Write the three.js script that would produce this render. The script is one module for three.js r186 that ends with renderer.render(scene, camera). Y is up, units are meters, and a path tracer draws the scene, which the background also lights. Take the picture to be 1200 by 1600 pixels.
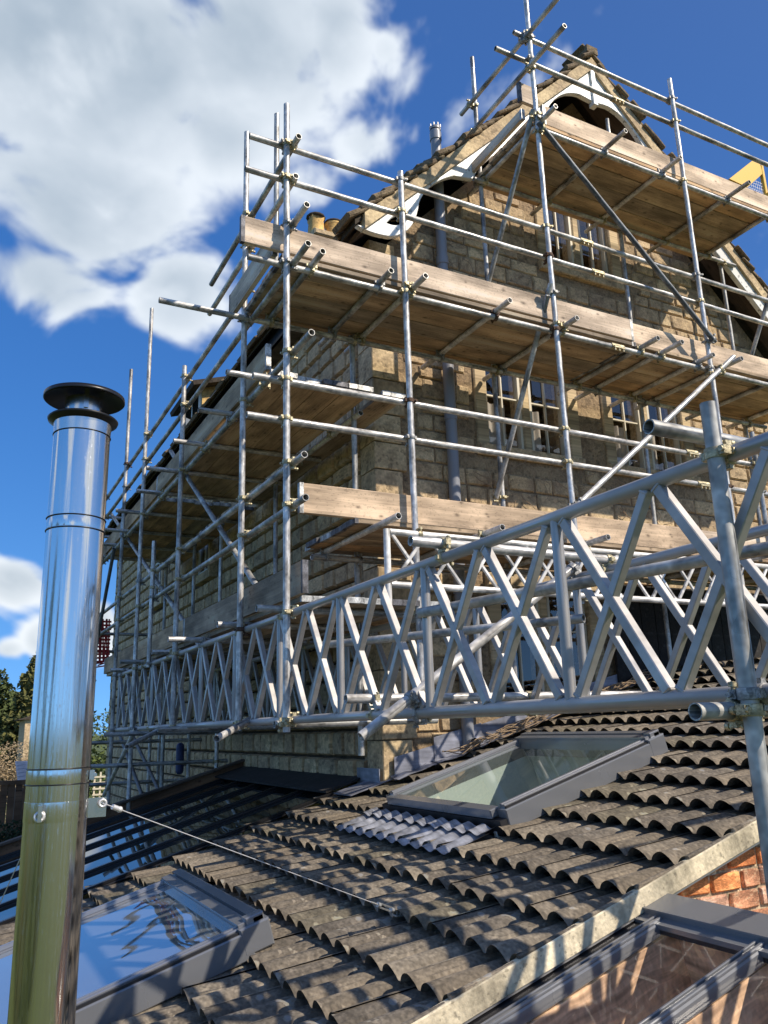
import * as THREE from 'three';
import { mergeGeometries, mergeVertices, toCreasedNormals } from 'three/addons/utils/BufferGeometryUtils.js';

// ---------------------------------------------------------------- camera, sky, sun, exposure
const scene = new THREE.Scene();
const camera = new THREE.PerspectiveCamera(64.55, 0.75, 0.05, 2500);
camera.rotation.order = 'YXZ';
const deg = THREE.MathUtils.degToRad;
camera.rotation.set(deg(14.775), deg(-28.134), deg(-1.763));
camera.position.set(0, 0, 0);                       // y = 0 is the eye, standing on a scaffold about 3.6 m above the garden
scene.add(camera);
const renderer = new THREE.WebGLRenderer({ antialias: true });
renderer.toneMapping = THREE.LinearToneMapping;
renderer.toneMappingExposure = 1.12;
renderer.shadowMap.enabled = true;

const GROUND = -3.6;
const sunDir = new THREE.Vector3(0.71, 1.07, 1.0).normalize();
const sun = new THREE.DirectionalLight(0xfff1de, 5.0);
sun.position.copy(sunDir).multiplyScalar(40).add(new THREE.Vector3(3, 0, -7));
sun.target.position.set(3, 0, -7);
sun.castShadow = true;
sun.shadow.mapSize.set(4096, 4096);
Object.assign(sun.shadow.camera, { left: -16, right: 16, top: 16, bottom: -16, near: 1, far: 90 });
sun.shadow.bias = -0.0005;
scene.add(sun, sun.target);

// ---------------------------------------------------------------- random numbers and noise
function rngOf(seed) { let a = seed >>> 0; return () => { a = (a + 0x6D2B79F5) >>> 0; let t = Math.imul(a ^ (a >>> 15), 1 | a); t = (t + Math.imul(t ^ (t >>> 7), 61 | t)) ^ t; return ((t ^ (t >>> 14)) >>> 0) / 4294967296; }; }
const rnd = rngOf(20240417);
const rr = (a, b) => a + (b - a) * rnd();
function hash3(x, y, z) { let h = Math.imul(x, 374761393) ^ Math.imul(y, 668265263) ^ Math.imul(z, 2147483647 - 1640531527); h = Math.imul(h ^ (h >>> 13), 1274126177); return ((h ^ (h >>> 16)) >>> 0) / 4294967296; }
const sm = t => t * t * (3 - 2 * t), lerp = (a, b, t) => a + (b - a) * t, clamp = (x, a = 0, b = 1) => Math.min(b, Math.max(a, x));
const sstep = (a, b, x) => sm(clamp((x - a) / (b - a)));
function noise3(x, y, z) {
  const xi = Math.floor(x), yi = Math.floor(y), zi = Math.floor(z), u = sm(x - xi), v = sm(y - yi), w = sm(z - zi);
  const c = (i, j, k) => hash3(xi + i, yi + j, zi + k);
  return lerp(lerp(lerp(c(0, 0, 0), c(1, 0, 0), u), lerp(c(0, 1, 0), c(1, 1, 0), u), v), lerp(lerp(c(0, 0, 1), c(1, 0, 1), u), lerp(c(0, 1, 1), c(1, 1, 1), u), v), w);
}
function fbm3(x, y, z, o) { let s = 0, a = 0.5, n = 0; for (let i = 0; i < o; i++) { s += a * noise3(x, y, z); n += a; x = x * 2.03 + 7.1; y = y * 2.03 + 3.7; z = z * 2.03 + 1.3; a *= 0.5; } return s / n; }
// noise that repeats every px, py cells, for textures
function tnoise(x, y, px, py, s) {
  const xi = Math.floor(x), yi = Math.floor(y), u = sm(x - xi), v = sm(y - yi), m = (a, b) => ((a % b) + b) % b;
  const c = (i, j) => hash3(m(xi + i, px), m(yi + j, py), s);
  return lerp(lerp(c(0, 0), c(1, 0), u), lerp(c(0, 1), c(1, 1), u), v);
}
function tfbm(u, v, fx, fy, o, s) { let r = 0, a = 0.5, n = 0; for (let i = 0; i < o; i++) { r += a * tnoise(u * fx, v * fy, fx, fy, s + i); n += a; fx *= 2; fy *= 2; a *= 0.5; } return r / n; }

// ---------------------------------------------------------------- sky: blue air and cumulus, computed in directions
const sunAz = Math.atan2(sunDir.x, -sunDir.z);
function skyTexture(W, H) {
  const data = new Float32Array(W * H * 4);
  // cloud banks: azimuth from -z towards +x, elevation, half sizes (degrees), strength
  const banks = [[4.3, 43.0, 12.6, 7.3, 1.0], [17.3, 44.8, 7.3, 5.3, 0.95], [25.0, 45.4, 3.4, 3.4, 0.8], [5.1, 34.6, 8.4, 4.6, 0.85], [14.9, 40.0, 5.7, 3.8, 0.75], [3.0, 29.2, 5.7, 2.7, 0.8], [12.9, 29.3, 4.2, 3.1, 0.75], [19.5, 42.5, 3.4, 3.1, 0.6], [27.5, 39.2, 2.7, 1.7, 0.55], [22.7, 36.7, 2.7, 1.5, 0.45], [29.4, 44.5, 1.9, 1.5, 0.5], [3.1, 9.8, 2.9, 1.5, 0.95], [3.1, 5.4, 1.7, 0.8, 0.75], [4.9, 6.0, 1.5, 1.3, 0.8], [8.8, 6.7, 1.1, 2.3, 0.75], [-2.8, 17.6, 6.1, 2.3, 0.6],
     [-20, 30, 22, 12, .9], [-55, 18, 16, 8, .8], [-80, 35, 18, 9, .7],
    [-5, 5, 6, 2, .7], [-30, 7, 14, 3, .7], [70, 12, 14, 4, .6], [110, 30, 16, 9, .7], [150, 16, 18, 6, .8], [-120, 22, 20, 9, .8], [-155, 40, 16, 8, .6], [190, 9, 20, 3, .7], [95, 6, 20, 3, .6], [40, 66, 18, 9, .5]];
  for (let j = 0; j < H; j++) {
    const el = ((j + .5) / H - .5) * Math.PI, y = Math.sin(el), c = Math.cos(el), eld = el * 180 / Math.PI;
    for (let i = 0; i < W; i++) {
      const a = ((i + .5) / W - .5) * 2 * Math.PI, x = Math.cos(a) * c, z = Math.sin(a) * c, k = (j * W + i) * 4;
      let r, g, b;
      if (el < -0.02) { r = .10; g = .12; b = .07; }
      else {
        const t = clamp(eld / 50), h = Math.exp(-Math.max(0, eld) / 9), hh = Math.exp(-Math.max(0, eld) / 24);
        r = .014 + .04 * hh + .17 * h; g = .082 + .2 * hh + .25 * h; b = .30 + .55 * hh + .16 * h;
        const azd = Math.atan2(x, -z) * 180 / Math.PI;
        const side = .5 - .5 * Math.cos((azd - 60) * Math.PI / 180);       // the air is a little paler away from the deep blue quarter
        r *= .82 + .5 * side; g *= .92 + .4 * side; b *= .95 + .32 * side;
        const ca = Math.acos(clamp(x * sunDir.x + y * sunDir.y + z * sunDir.z, -1, 1)) * 180 / Math.PI, gl = .5 * Math.exp(-ca / 14) + .16 * Math.exp(-ca / 40);     // the air whitens round the sun
        r += gl; g += gl * .98; b += gl * .9;
        if (eld < 75) {
          let cov = 0;
          for (const [ba, be, sa, se, st] of banks) {
            let da = azd - ba; da -= 360 * Math.round(da / 360);
            const dx = da * c / sa / .8, dy = (eld - be) / se, q = dx * dx + dy * dy;
            if (q < 6) cov = Math.max(cov, st * Math.exp(-q * .8)) + .12 * st * Math.exp(-q * .8);
          }
          const wx = (noise3(x * 9, y * 9, z * 9) - .5) * .1, wy = (noise3(x * 9 + 40, y * 9, z * 9) - .5) * .1;
          const n1 = fbm3((x + wx) * 6 + 11, (y + wy) * 8.5 + 5, z * 6 + 2, 7), n2 = fbm3((x + wx) * 24 + 3, (y + wy) * 32, z * 24 + 9, 6);
          let d = cov * 1.1 + (n1 - .5) * 1.75 + (n2 - .5) * .7 - .44;
          const al = sstep(-.02, .42, d), thick = sstep(.15, .85, d);
          if (al > 0) {
            const n3 = fbm3(x * 13 + 5, (y + .012) * 17, z * 13, 5), lit = clamp(.84 + (n2 - .5) * 1.0 + (n1 - .5) * .7 + (n1 - n3) * .6 - .5 * thick);
            const low = sstep(20, 4, eld);
            const cr = lerp(.3, .8, lit) + .06 * low, cg = lerp(.39, .86, lit) + .04 * low, cb = lerp(.48, .92, lit);
            r = lerp(r, cr, al * .94); g = lerp(g, cg, al * .94); b = lerp(b, cb, al * .94);
          }
        }
      }
      data[k] = r; data[k + 1] = g; data[k + 2] = b; data[k + 3] = 1;
    }
  }
  const t = new THREE.DataTexture(data, W, H, THREE.RGBAFormat, THREE.FloatType);
  t.mapping = THREE.EquirectangularReflectionMapping; t.magFilter = t.minFilter = THREE.LinearFilter; t.needsUpdate = true;
  return t;
}
scene.background = skyTexture(3072, 1536);
scene.environment = scene.background;

// ---------------------------------------------------------------- textures
function tex(w, h, fn, srgb = true) {
  const d = new Uint8Array(w * h * 4);
  for (let j = 0; j < h; j++) for (let i = 0; i < w; i++) { const c = fn(i / w, j / h), k = (j * w + i) * 4; for (let q = 0; q < 3; q++) d[k + q] = clamp(c[q]) * 255; d[k + 3] = 255; }
  const t = new THREE.DataTexture(d, w, h); t.wrapS = t.wrapT = THREE.RepeatWrapping; t.magFilter = THREE.LinearFilter; t.minFilter = THREE.LinearMipmapLinearFilter; t.generateMipmaps = true;
  if (srgb) { t.colorSpace = THREE.SRGBColorSpace; let s = 0; for (let k = 0; k < d.length; k += 4) s += Math.pow(d[k + 1] / 255, 2.2); t.userData.mean = s / (w * h); } t.needsUpdate = true; return t;
}
const grey = v => [v, v, v];
// sawn wood, 2 m long and .45 m wide (two boards), grain along u
const knots = Array.from({ length: 14 }, () => [rnd(), rnd(), rr(.35, 1)]);
function woodAt(u, v) {
  let bend = (tfbm(u, v, 4, 3, 3, 5) - .5) * .05, kn = 0;
  for (const [ku, kv, ks] of knots) { let du = u - ku, dv = v - kv; du -= Math.round(du); dv -= Math.round(dv); const q = Math.hypot(du * 2 / .035, dv * .45 / .02) / ks; if (q < 6) { bend += Math.sign(dv) * .012 * Math.exp(-q * .7); kn = Math.max(kn, Math.exp(-q * q * 1.6)); } }
  const rings = tfbm(u, v + bend, 3, 48, 3, 21), fine = tfbm(u, v + bend, 14, 190, 2, 31), stain = tfbm(u, v, 6, 4, 4, 41), speck = tfbm(u, v, 120, 40, 2, 47);
  return { s: .68 + (rings - .5) * .15 + (fine - .5) * .13 + (stain - .5) * .62 - (speck > .72 ? .08 : 0), kn, stain };
}
const woodMap = tex(1024, 256, (u, v) => { const w = woodAt(u, v), s = w.s * (1 - .42 * w.kn); return [s * 1.1 + .1, s * 1.07 + .085, s * 1.03 + .07]; });
const woodBump = tex(1024, 256, (u, v) => grey(woodAt(u, v).s), false);
// weathered concrete for the roof tiles, 1 m square
const concMap = tex(512, 512, (u, v) => { const a = tfbm(u, v, 6, 6, 5, 3), b = tfbm(u, v, 90, 90, 2, 9), l = tfbm(u, v, 22, 22, 3, 17), q = .7 + (a - .5) * .34 + (b - .5) * .34 + (l > .66 ? .08 : 0) + .3 * sstep(.68, .74, tfbm(u, v, 16, 16, 4, 19)) - (l < .28 ? .07 : 0); return [q * 1.03, q * .98, q * .9]; });
const concBump = tex(512, 512, (u, v) => grey(tfbm(u, v, 60, 60, 4, 9)), false);
// limestone
const stoneMap = tex(512, 512, (u, v) => { const a = tfbm(u, v, 5, 5, 6, 61), b = tfbm(u, v, 60, 60, 3, 67), p = tfbm(u, v, 18, 18, 3, 71), dk = tfbm(u, v, 9, 9, 4, 77); let q = .74 + (a - .5) * .34 + (b - .5) * .26 - (p > .7 ? .12 : 0); if (dk > .58) q *= lerp(1, .86, sstep(.58, .7, dk)); return [q * 1.03, q * .98 + (a - .5) * .03, q * .9]; });
const stoneBump = tex(512, 512, (u, v) => { const p = tfbm(u, v, 18, 18, 3, 71); return grey(tfbm(u, v, 26, 26, 4, 67) * .8 + (p > .66 ? -.3 : .1)); }, false);
// galvanised tube: blotches and streaks
const galvMap = tex(256, 256, (u, v) => { const a = tfbm(u, v, 5, 5, 4, 81), b = tfbm(u, v, 30, 30, 2, 85), d = tfbm(u, v, 8, 3, 4, 89); const q = .76 + (a - .5) * .5 + (b - .5) * .26 - .2 * sstep(.58, .7, d); return [q, q * 1.005, q * 1.01]; });
const galvRough = tex(256, 256, (u, v) => grey(.5 + (tfbm(u, v, 7, 7, 4, 91) - .5) * .6), false);
// stainless flue: fine streaks along the pipe, soot speckle
const flueRough = tex(256, 256, (u, v) => grey(.17 + (tfbm(u, v, 48, 1, 2, 95) - .5) * .2 + (tfbm(u, v, 60, 60, 2, 97) > .74 ? .1 : 0)), false);
const flueBump = tex(256, 64, (u, v) => grey(tfbm(u, v, 14, 1, 2, 99)), false);
const plyMap = tex(512, 256, (u, v) => { const a = tfbm(u, v + (tfbm(u, v, 3, 3, 3, 105) - .5) * .2, 3, 20, 4, 101), b = tfbm(u, v, 80, 20, 2, 103), s = .6 + (a - .5) * .5 + (b - .5) * .14; return [s * 1.06 + .03, s * 1.0, s * .92]; });
const rendMap = tex(512, 256, (u, v) => { const a = tfbm(u, v, 6, 4, 5, 111), st = tfbm(u, v, 40, 3, 3, 113), b = tfbm(u, v, 120, 60, 2, 115), sp = tfbm(u, v, 70, 35, 2, 117); let q = .72 + (a - .5) * .5 + (st - .5) * .28 + (b - .5) * .16; if (sp > .78) q *= .8; return [q * 1.0, q * .98, q * .92]; });
const brickMap = tex(256, 256, (u, v) => { const a = tfbm(u, v, 5, 5, 4, 121), b = tfbm(u, v, 50, 50, 2, 123), w = tfbm(u, v, 9, 14, 4, 127); let q = .7 + (a - .5) * .5 + (b - .5) * .3; const pale = sstep(.6, .72, w) * .35; return [q + pale * .25, q + pale * .5, q + pale * .6]; });
const leadMap = tex(256, 256, (u, v) => { const a = tfbm(u, v, 4, 4, 5, 131), s = tfbm(u, v, 3, 26, 3, 133); const q = .7 + (a - .5) * .55 + (s - .5) * .3; return [q, q * 1.01, q * 1.05]; });
const paintMap = tex(256, 256, (u, v) => { const a = tfbm(u, v, 5, 5, 5, 141), c = tfbm(u, v, 24, 24, 3, 143); let q = .92 + (a - .5) * .16; if (c > .69) q *= .72; return [q, q, q * .98]; });
const grassMap = tex(512, 512, (u, v) => { const a = tfbm(u, v, 8, 8, 5, 151), b = tfbm(u, v, 100, 100, 2, 153), q = .6 + (a - .5) * .6 + (b - .5) * .5; return [q * .95, q * 1.05, q * .7]; });
const aluMap = tex(256, 256, (u, v) => grey(.88 + (tfbm(u, v, 5, 3, 4, 145) - .5) * .2 + (tfbm(u, v, 40, 6, 2, 147) - .5) * .08));
const wavyBump = tex(256, 256, (u, v) => grey(tfbm(u, v, 3, 3, 2, 161)), false);

function rep(t, x, y, ox = 0, oy = 0) { const c = t.clone(); c.repeat.set(x, y); c.offset.set(ox, oy); c.userData = t.userData; c.needsUpdate = true; return c; }
// colours are the mean base colour of the surface: the map's own mean is divided out
const even = o => { if (o.map && o.map.userData.mean) o.color.multiplyScalar(1 / o.map.userData.mean); return o; };
const std = o => new THREE.MeshStandardMaterial(even(o)), phy = o => new THREE.MeshPhysicalMaterial(even(o));
const lin = (r, g, b) => new THREE.Color().setRGB(r, g, b);
const M = {};
M.galv = [0, 1, 2, 3].map(i => std({ color: lin(...[[.46, .45, .43], [.41, .40, .38], [.53, .515, .49], [.36, .357, .335]][i]), map: rep(galvMap, 1.5, 1.5, i * .3, i * .17), metalness: .3, roughness: .9, roughnessMap: galvRough }));
M.galvInner = std({ color: lin(.06, .055, .05), roughness: .9 });
M.darkTube = std({ color: lin(.13, .14, .15), map: rep(galvMap, 1.5, 1.5), metalness: .5, roughness: .6 });
M.whiteTube = std({ color: lin(.62, .6, .56), map: rep(galvMap, 1, 1), metalness: .05, roughness: .5 });
M.alu = std({ color: lin(.41, .4, .385), map: rep(aluMap, 1.3, .7, .4, .2), metalness: .5, roughness: 1, roughnessMap: galvRough });
M.coupler = [std({ color: lin(.42, .37, .24), map: galvMap, metalness: .6, roughness: .55 }), std({ color: lin(.3, .3, .29), map: galvMap, metalness: .6, roughness: .6 }), std({ color: lin(.1, .06, .04), map: galvMap, metalness: .3, roughness: .8 })];
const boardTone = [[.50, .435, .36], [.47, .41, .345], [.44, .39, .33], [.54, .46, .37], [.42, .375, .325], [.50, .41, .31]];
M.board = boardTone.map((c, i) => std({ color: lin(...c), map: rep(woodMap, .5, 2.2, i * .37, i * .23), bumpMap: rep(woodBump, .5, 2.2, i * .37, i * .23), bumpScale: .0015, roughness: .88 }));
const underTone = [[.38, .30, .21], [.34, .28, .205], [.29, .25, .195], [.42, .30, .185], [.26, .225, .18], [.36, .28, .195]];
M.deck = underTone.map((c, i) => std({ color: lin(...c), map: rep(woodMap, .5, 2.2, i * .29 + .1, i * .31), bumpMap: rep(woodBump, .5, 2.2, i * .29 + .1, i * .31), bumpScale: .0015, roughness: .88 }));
M.band = std({ color: lin(.42, .42, .40), map: rep(galvMap, 4, 4), metalness: .6, roughness: .5 });
M.bandDark = std({ color: lin(.12, .12, .13), map: rep(galvMap, 4, 4), metalness: .4, roughness: .6 });
M.tile = [0, 1, 2, 3, 4, 5, 6].map(i => std({ color: lin(...[[.140, .132, .119], [.124, .118, .109], [.155, .146, .131], [.136, .126, .11], [.113, .109, .103], [.17, .162, .146], [.128, .124, .104]][i]), map: rep(concMap, 1, 1, i * .21, i * .37), bumpMap: rep(concBump, 1, 1, i * .21, i * .37), bumpScale: .003, roughness: .95 }));
const gst = [[.44, .37, .265], [.40, .335, .24], [.47, .40, .29], [.37, .31, .225], [.42, .345, .24], [.36, .305, .225]];
M.gstone = gst.map((c, i) => std({ color: lin(...c), map: rep(stoneMap, .8, .6, i * .19, i * .41), bumpMap: rep(stoneBump, .8, .6, i * .19, i * .41), bumpScale: .006, roughness: .95 }));
const sst = [[.46, .385, .27], [.42, .355, .25], [.49, .41, .29], [.39, .335, .24], [.45, .37, .25], [.37, .315, .23]];
M.sstone = sst.map((c, i) => std({ color: lin(...c), map: rep(stoneMap, .5, .5, i * .13, i * .33), bumpMap: rep(stoneBump, .5, .5, i * .13, i * .33), bumpScale: .006, roughness: .95 }));
M.dressed = std({ color: lin(.43, .37, .265), map: rep(stoneMap, .9, .9), bumpMap: rep(stoneBump, .9, .9), bumpScale: .003, roughness: .92 });
M.mortar = std({ color: lin(.24, .195, .14), map: rep(stoneMap, 1.3, 1.3), bumpMap: rep(stoneBump, 1.3, 1.3), bumpScale: .01, roughness: 1 });
M.joint = std({ color: lin(.07, .058, .042), map: rep(stoneMap, 2, 2), roughness: 1 });
M.white = std({ color: lin(.7, .71, .7), map: rep(paintMap, 1, 1), roughness: .42 });
M.cream = std({ color: lin(.62, .57, .44), roughness: .55 });
M.pane = phy({ color: lin(1, 1, 1), transmission: 1, thickness: 0, roughness: .01, ior: 1.9, specularIntensity: 1 });
M.skyPane = phy({ color: lin(.9, .97, .93), transmission: 1, thickness: 0, roughness: .015, ior: 1.75 });
M.wavyPane = phy({ color: lin(.5, .54, .57), metalness: .75, roughness: .01, ior: 2, bumpMap: rep(wavyBump, 1.4, 1.4), bumpScale: .0025 });
M.darkGlass = phy({ color: lin(.012, .015, .015), roughness: .02, ior: 2.5, bumpMap: rep(wavyBump, .8, .8), bumpScale: .002 });
M.clearPane = phy({ color: lin(1, 1, 1), transmission: 1, thickness: 0, roughness: .01, ior: 1.18 });
M.curtain = std({ color: lin(.4, .37, .32), roughness: 1, side: THREE.DoubleSide });
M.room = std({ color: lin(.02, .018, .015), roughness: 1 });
M.frameGrey = std({ color: lin(.2, .21, .225), roughness: .42, roughnessMap: galvRough, metalness: .3 });
M.frameLight = std({ color: lin(.3, .31, .33), roughness: .3, metalness: .6 });
M.gasket = std({ color: lin(.012, .012, .014), roughness: .5 });
M.lead = std({ color: lin(.26, .27, .3), map: rep(leadMap, 1.5, 1.5), metalness: .35, roughness: .55 });
M.leadPale = std({ color: lin(.38, .39, .40), map: rep(leadMap, 2, 2), metalness: .45, roughness: .5 });
M.upvc = std({ color: lin(.24, .255, .285), roughness: .42 });
M.flue = phy({ color: lin(.74, .73, .71), metalness: 1, roughness: .8, roughnessMap: rep(flueRough, 3, 1), bumpMap: rep(flueBump, 1, 1), bumpScale: .0035 });
M.flueBand = phy({ color: lin(.66, .65, .63), metalness: 1, roughness: .22 });
M.black = std({ color: lin(.012, .012, .013), roughness: .35, metalness: .2 });
M.slateRoof = std({ color: lin(.16, .135, .1), map: rep(stoneMap, 1.4, 1.4), bumpMap: rep(stoneBump, 1.4, 1.4), bumpScale: .01, roughness: 1 });
M.slateDark = std({ color: lin(.05, .045, .04), map: rep(stoneMap, 1, 1), roughness: 1 });
M.clay = std({ color: lin(.52, .38, .17), map: rep(stoneMap, 2, 2), roughness: .9 });
M.render = std({ color: lin(.54, .495, .40), map: rep(rendMap, .7, 1.6), bumpMap: rep(concBump, 2, 2), bumpScale: .0015, roughness: .9 });
M.brick = [[.70, .25, .085], [.64, .215, .075], [.74, .28, .10], [.58, .27, .15], [.56, .32, .22]].map((c, i) => std({ color: lin(...c), map: rep(brickMap, 1, 1, i * .3, i * .2), bumpMap: rep(concBump, 1, 1), bumpScale: .0015, roughness: .95 }));
M.brickMortar = std({ color: lin(.36, .31, .24), map: rep(concMap, 2, 2), roughness: 1 });
M.ply = std({ color: lin(.60, .50, .37), map: rep(plyMap, 1, 2), roughness: .75 });
M.plaster = std({ color: lin(.62, .66, .62), roughness: .9 });
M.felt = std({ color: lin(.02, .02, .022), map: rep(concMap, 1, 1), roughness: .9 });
M.timberDark = std({ color: lin(.075, .06, .05), map: rep(woodMap, .5, 2), roughness: .9 });
M.timberBrown = std({ color: lin(.16, .1, .065), map: rep(woodMap, .5, 2), roughness: .9 });
M.yellow = std({ color: lin(.72, .42, .02), roughness: .5 });
M.red = std({ color: lin(.5, .035, .03), roughness: .6 });
M.blue = std({ color: lin(.02, .04, .14), roughness: .5 });
M.wire = std({ color: lin(.72, .72, .72), metalness: .5, roughness: .4 });
M.twig = std({ color: lin(.3, .22, .14), roughness: 1 });
M.grass = std({ color: lin(.085, .092, .04), map: rep(grassMap, .4, .4), roughness: 1 });

// ---------------------------------------------------------------- scene graph helpers
const used = {};
const numbered = n => { used[n] = (used[n] ?? -1) + 1; return used[n] ? `${n}_${String(used[n]).padStart(3, '0')}` : n; };
function tag(o, label, category, group, kind) { Object.assign(o.userData, { label, category }); if (group) o.userData.group = group; if (kind) o.userData.kind = kind; return o; }
function thing(name, label, category, [x, y, z], group) { const o = new THREE.Group(); o.name = numbered(name); o.position.set(x, y, z); scene.add(o); o.updateMatrixWorld(); return tag(o, label, category, group); }
function mesh(geo, mat) { const m = new THREE.Mesh(geo, mat); m.castShadow = m.receiveShadow = true; return m; }
function hang(parent, name, o) { o.name = name; scene.add(o); o.updateMatrixWorld(true); if (parent) { parent.attach(o); o.updateMatrixWorld(true); } return o; }   // keeps its place in the world
function put(parent, name, geo, mat, x = 0, y = 0, z = 0) { const m = mesh(geo, mat); m.position.set(x, y, z); return hang(parent, name, m); }
function struct(name, geo, mat, x = 0, y = 0, z = 0) { const m = put(null, numbered(name), geo, mat, x, y, z); m.userData.kind = 'structure'; return m; }
function group(parent, name, x = 0, y = 0, z = 0) { const g = new THREE.Group(); g.position.set(x, y, z); return hang(parent, name, g); }
// uv in metres from the dominant axis of each face
function boxUV(g, ou = 0, ov = 0, along = 'x') {
  g = g.index ? g.toNonIndexed() : g; const p = g.attributes.position, n = g.attributes.normal, uv = new Float32Array(p.count * 2);
  for (let i = 0; i < p.count; i++) {
    const x = p.getX(i), y = p.getY(i), z = p.getZ(i), ax = Math.abs(n.getX(i)), ay = Math.abs(n.getY(i)), az = Math.abs(n.getZ(i)); let u, v;
    if (ax >= ay && ax >= az) { u = z; v = y; } else if (ay >= az) { u = x; v = z; } else { u = x; v = y; }
    if (along === 'z') { if (ay >= az && ay >= ax) { u = z; v = x; } }
    if (along === 'y') { if (ax >= ay) { u = y; v = z; } else if (az >= ay) { u = y; v = x; } }
    uv[i * 2] = u + ou; uv[i * 2 + 1] = v + ov;
  }
  g.setAttribute('uv', new THREE.BufferAttribute(uv, 2)); return g;
}
const bx = (w, h, d, x = 0, y = 0, z = 0) => new THREE.BoxGeometry(w, h, d).translate(x, y, z);
// a box with its twelve edges chamfered
function cbox(w, h, d, c = .004) {
  const s = new THREE.Shape(); const a = w / 2 - c, b = h / 2 - c; s.moveTo(-a, -b); s.lineTo(a, -b); s.lineTo(a, b); s.lineTo(-a, b); s.closePath();
  return new THREE.ExtrudeGeometry(s, { depth: d - 2 * c, bevelEnabled: true, bevelSize: c, bevelThickness: c, bevelSegments: 1 }).translate(0, 0, -d / 2 + c);
}
const merge = list => mergeGeometries(list.map(g => { g = g.index ? g.toNonIndexed() : g; for (const k of Object.keys(g.attributes)) if (!['position', 'normal', 'uv'].includes(k)) g.deleteAttribute(k); return g; }));
const V = (x, y, z) => new THREE.Vector3(x, y, z), UP = V(0, 1, 0);

// ---------------------------------------------------------------- tubes
const TR = .0242;
function tubeGeo(len, r = TR, wall = .004, seg = 18) {
  const o = new THREE.CylinderGeometry(r, r, len, seg, 1, true), i = new THREE.CylinderGeometry(r - wall, r - wall, len, seg, 1, true);
  const uvs = o.attributes.uv, ov = rnd() * 3; for (let k = 0; k < uvs.count; k++) uvs.setXY(k, uvs.getX(k) * .16, uvs.getY(k) * len + ov);
  const a = new THREE.RingGeometry(r - wall, r, seg).rotateX(-Math.PI / 2).translate(0, len / 2, 0), b = new THREE.RingGeometry(r - wall, r, seg).rotateX(Math.PI / 2).translate(0, -len / 2, 0);
  // the bore is the outer cylinder turned inside out
  const ix = i.index.array; for (let k = 0; k < ix.length; k += 3) { const t = ix[k]; ix[k] = ix[k + 1]; ix[k + 1] = t; } const nn = i.attributes.normal; for (let k = 0; k < nn.count; k++) nn.setXYZ(k, -nn.getX(k), -nn.getY(k), -nn.getZ(k));
  return merge([o, i, a, b]);
}
function tube(parent, name, A, B, mat, r = TR) {
  const d = B.clone().sub(A), m = mesh(tubeGeo(d.length(), r), mat); m.position.copy(A).addScaledVector(d, .5); m.quaternion.setFromUnitVectors(UP, d.normalize());
  hang(parent, name, m); m.__a = A; m.__b = B; return m;
}
// right-angle coupler: a band on the upright, a band on the tube beside it, hinged flaps, bolts and nuts
function couplerGeo(gap) {
  const L = [], band = (r, h) => { const g = new THREE.LatheGeometry([[r, -h / 2], [r + .006, -h / 2 + .002], [r + .006, h / 2 - .002], [r, h / 2]].map(p => new THREE.Vector2(...p)), 14); return g; };
  L.push(band(TR + .0005, .034)); L.push(band(TR + .0005, .034).rotateZ(Math.PI / 2).translate(0, 0, gap));
  L.push(bx(.04, .036, .014, 0, 0, gap / 2));
  const bolt = (x, y, z, ax) => { const g = merge([new THREE.CylinderGeometry(.0055, .0055, .06, 8), new THREE.CylinderGeometry(.0115, .0115, .013, 6).translate(0, .022, 0), new THREE.CylinderGeometry(.009, .009, .006, 8).translate(0, -.028, 0)]); if (ax === 'z') g.rotateX(Math.PI / 2); if (ax === 'x') g.rotateZ(Math.PI / 2); return g.translate(x, y, z); };
  L.push(bx(.02, .026, .03, .038, 0, -.004), bx(.016, .026, .022, -.036, 0, .002)); L.push(bolt(.043, 0, 0, 'z'));
  L.push(bx(.026, .018, .026, 0, -.037, gap), bx(.026, .014, .02, 0, .035, gap)); L.push(bolt(.0, -.042, gap + .004, 'z'));
  return merge(L);
}
const couplerShapes = {};
const couplerFor = gap => { const k = Math.round(gap * 200) / 200; return couplerShapes[k] ??= couplerGeo(k); };
const MIR = [0, 1];

// ================================================================= the ground and garden
struct('ground', boxUV(new THREE.PlaneGeometry(3000, 3000, 1, 1).rotateX(-Math.PI / 2)), M.grass, 0, GROUND, 0);

// ================================================================= the stone house
const HX0 = 3.3, HX1 = 9.2, HZ = -6.3, HZ1 = -19.6, PEAKX = 6.22;
const house = thing('stone_house', 'old limestone house with steep gable, white bargeboards and mullioned windows behind the scaffolding', 'house', [HX0, GROUND, HZ]);
const roofY = x => 4.65 + (Math.min(x, 2 * PEAKX - x) - 2.98) * .985;      // outer face of the roof slopes
// window openings on the gable: [x0, x1, y0, y1, lights]
const openings = [[5.60, 6.56, 5.02, 6.0, 2], [4.60, 5.66, 2.70, 3.80, 2], [6.31, 7.40, 2.70, 3.80, 2], [4.60, 5.70, .22, 1.25, 2], [6.95, 8.0, .3, 1.25, 2]];
const gable = group(house, 'gable_wall', HX0, GROUND, HZ);
{
  const s = new THREE.Shape(); s.moveTo(HX0, GROUND); s.lineTo(HX1, GROUND); s.lineTo(HX1, 4.5); s.lineTo(PEAKX, 7.45); s.lineTo(HX0, 4.5); s.closePath();
  for (const [a, b, c, d] of openings) { const h = new THREE.Path(); h.moveTo(a, c); h.lineTo(a, d); h.lineTo(b, d); h.lineTo(b, c); h.closePath(); s.holes.push(h); }
  put(gable, 'mortar', boxUV(new THREE.ExtrudeGeometry(s, { depth: .35, bevelEnabled: false })), M.mortar, 0, 0, HZ - .37);
}
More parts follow.
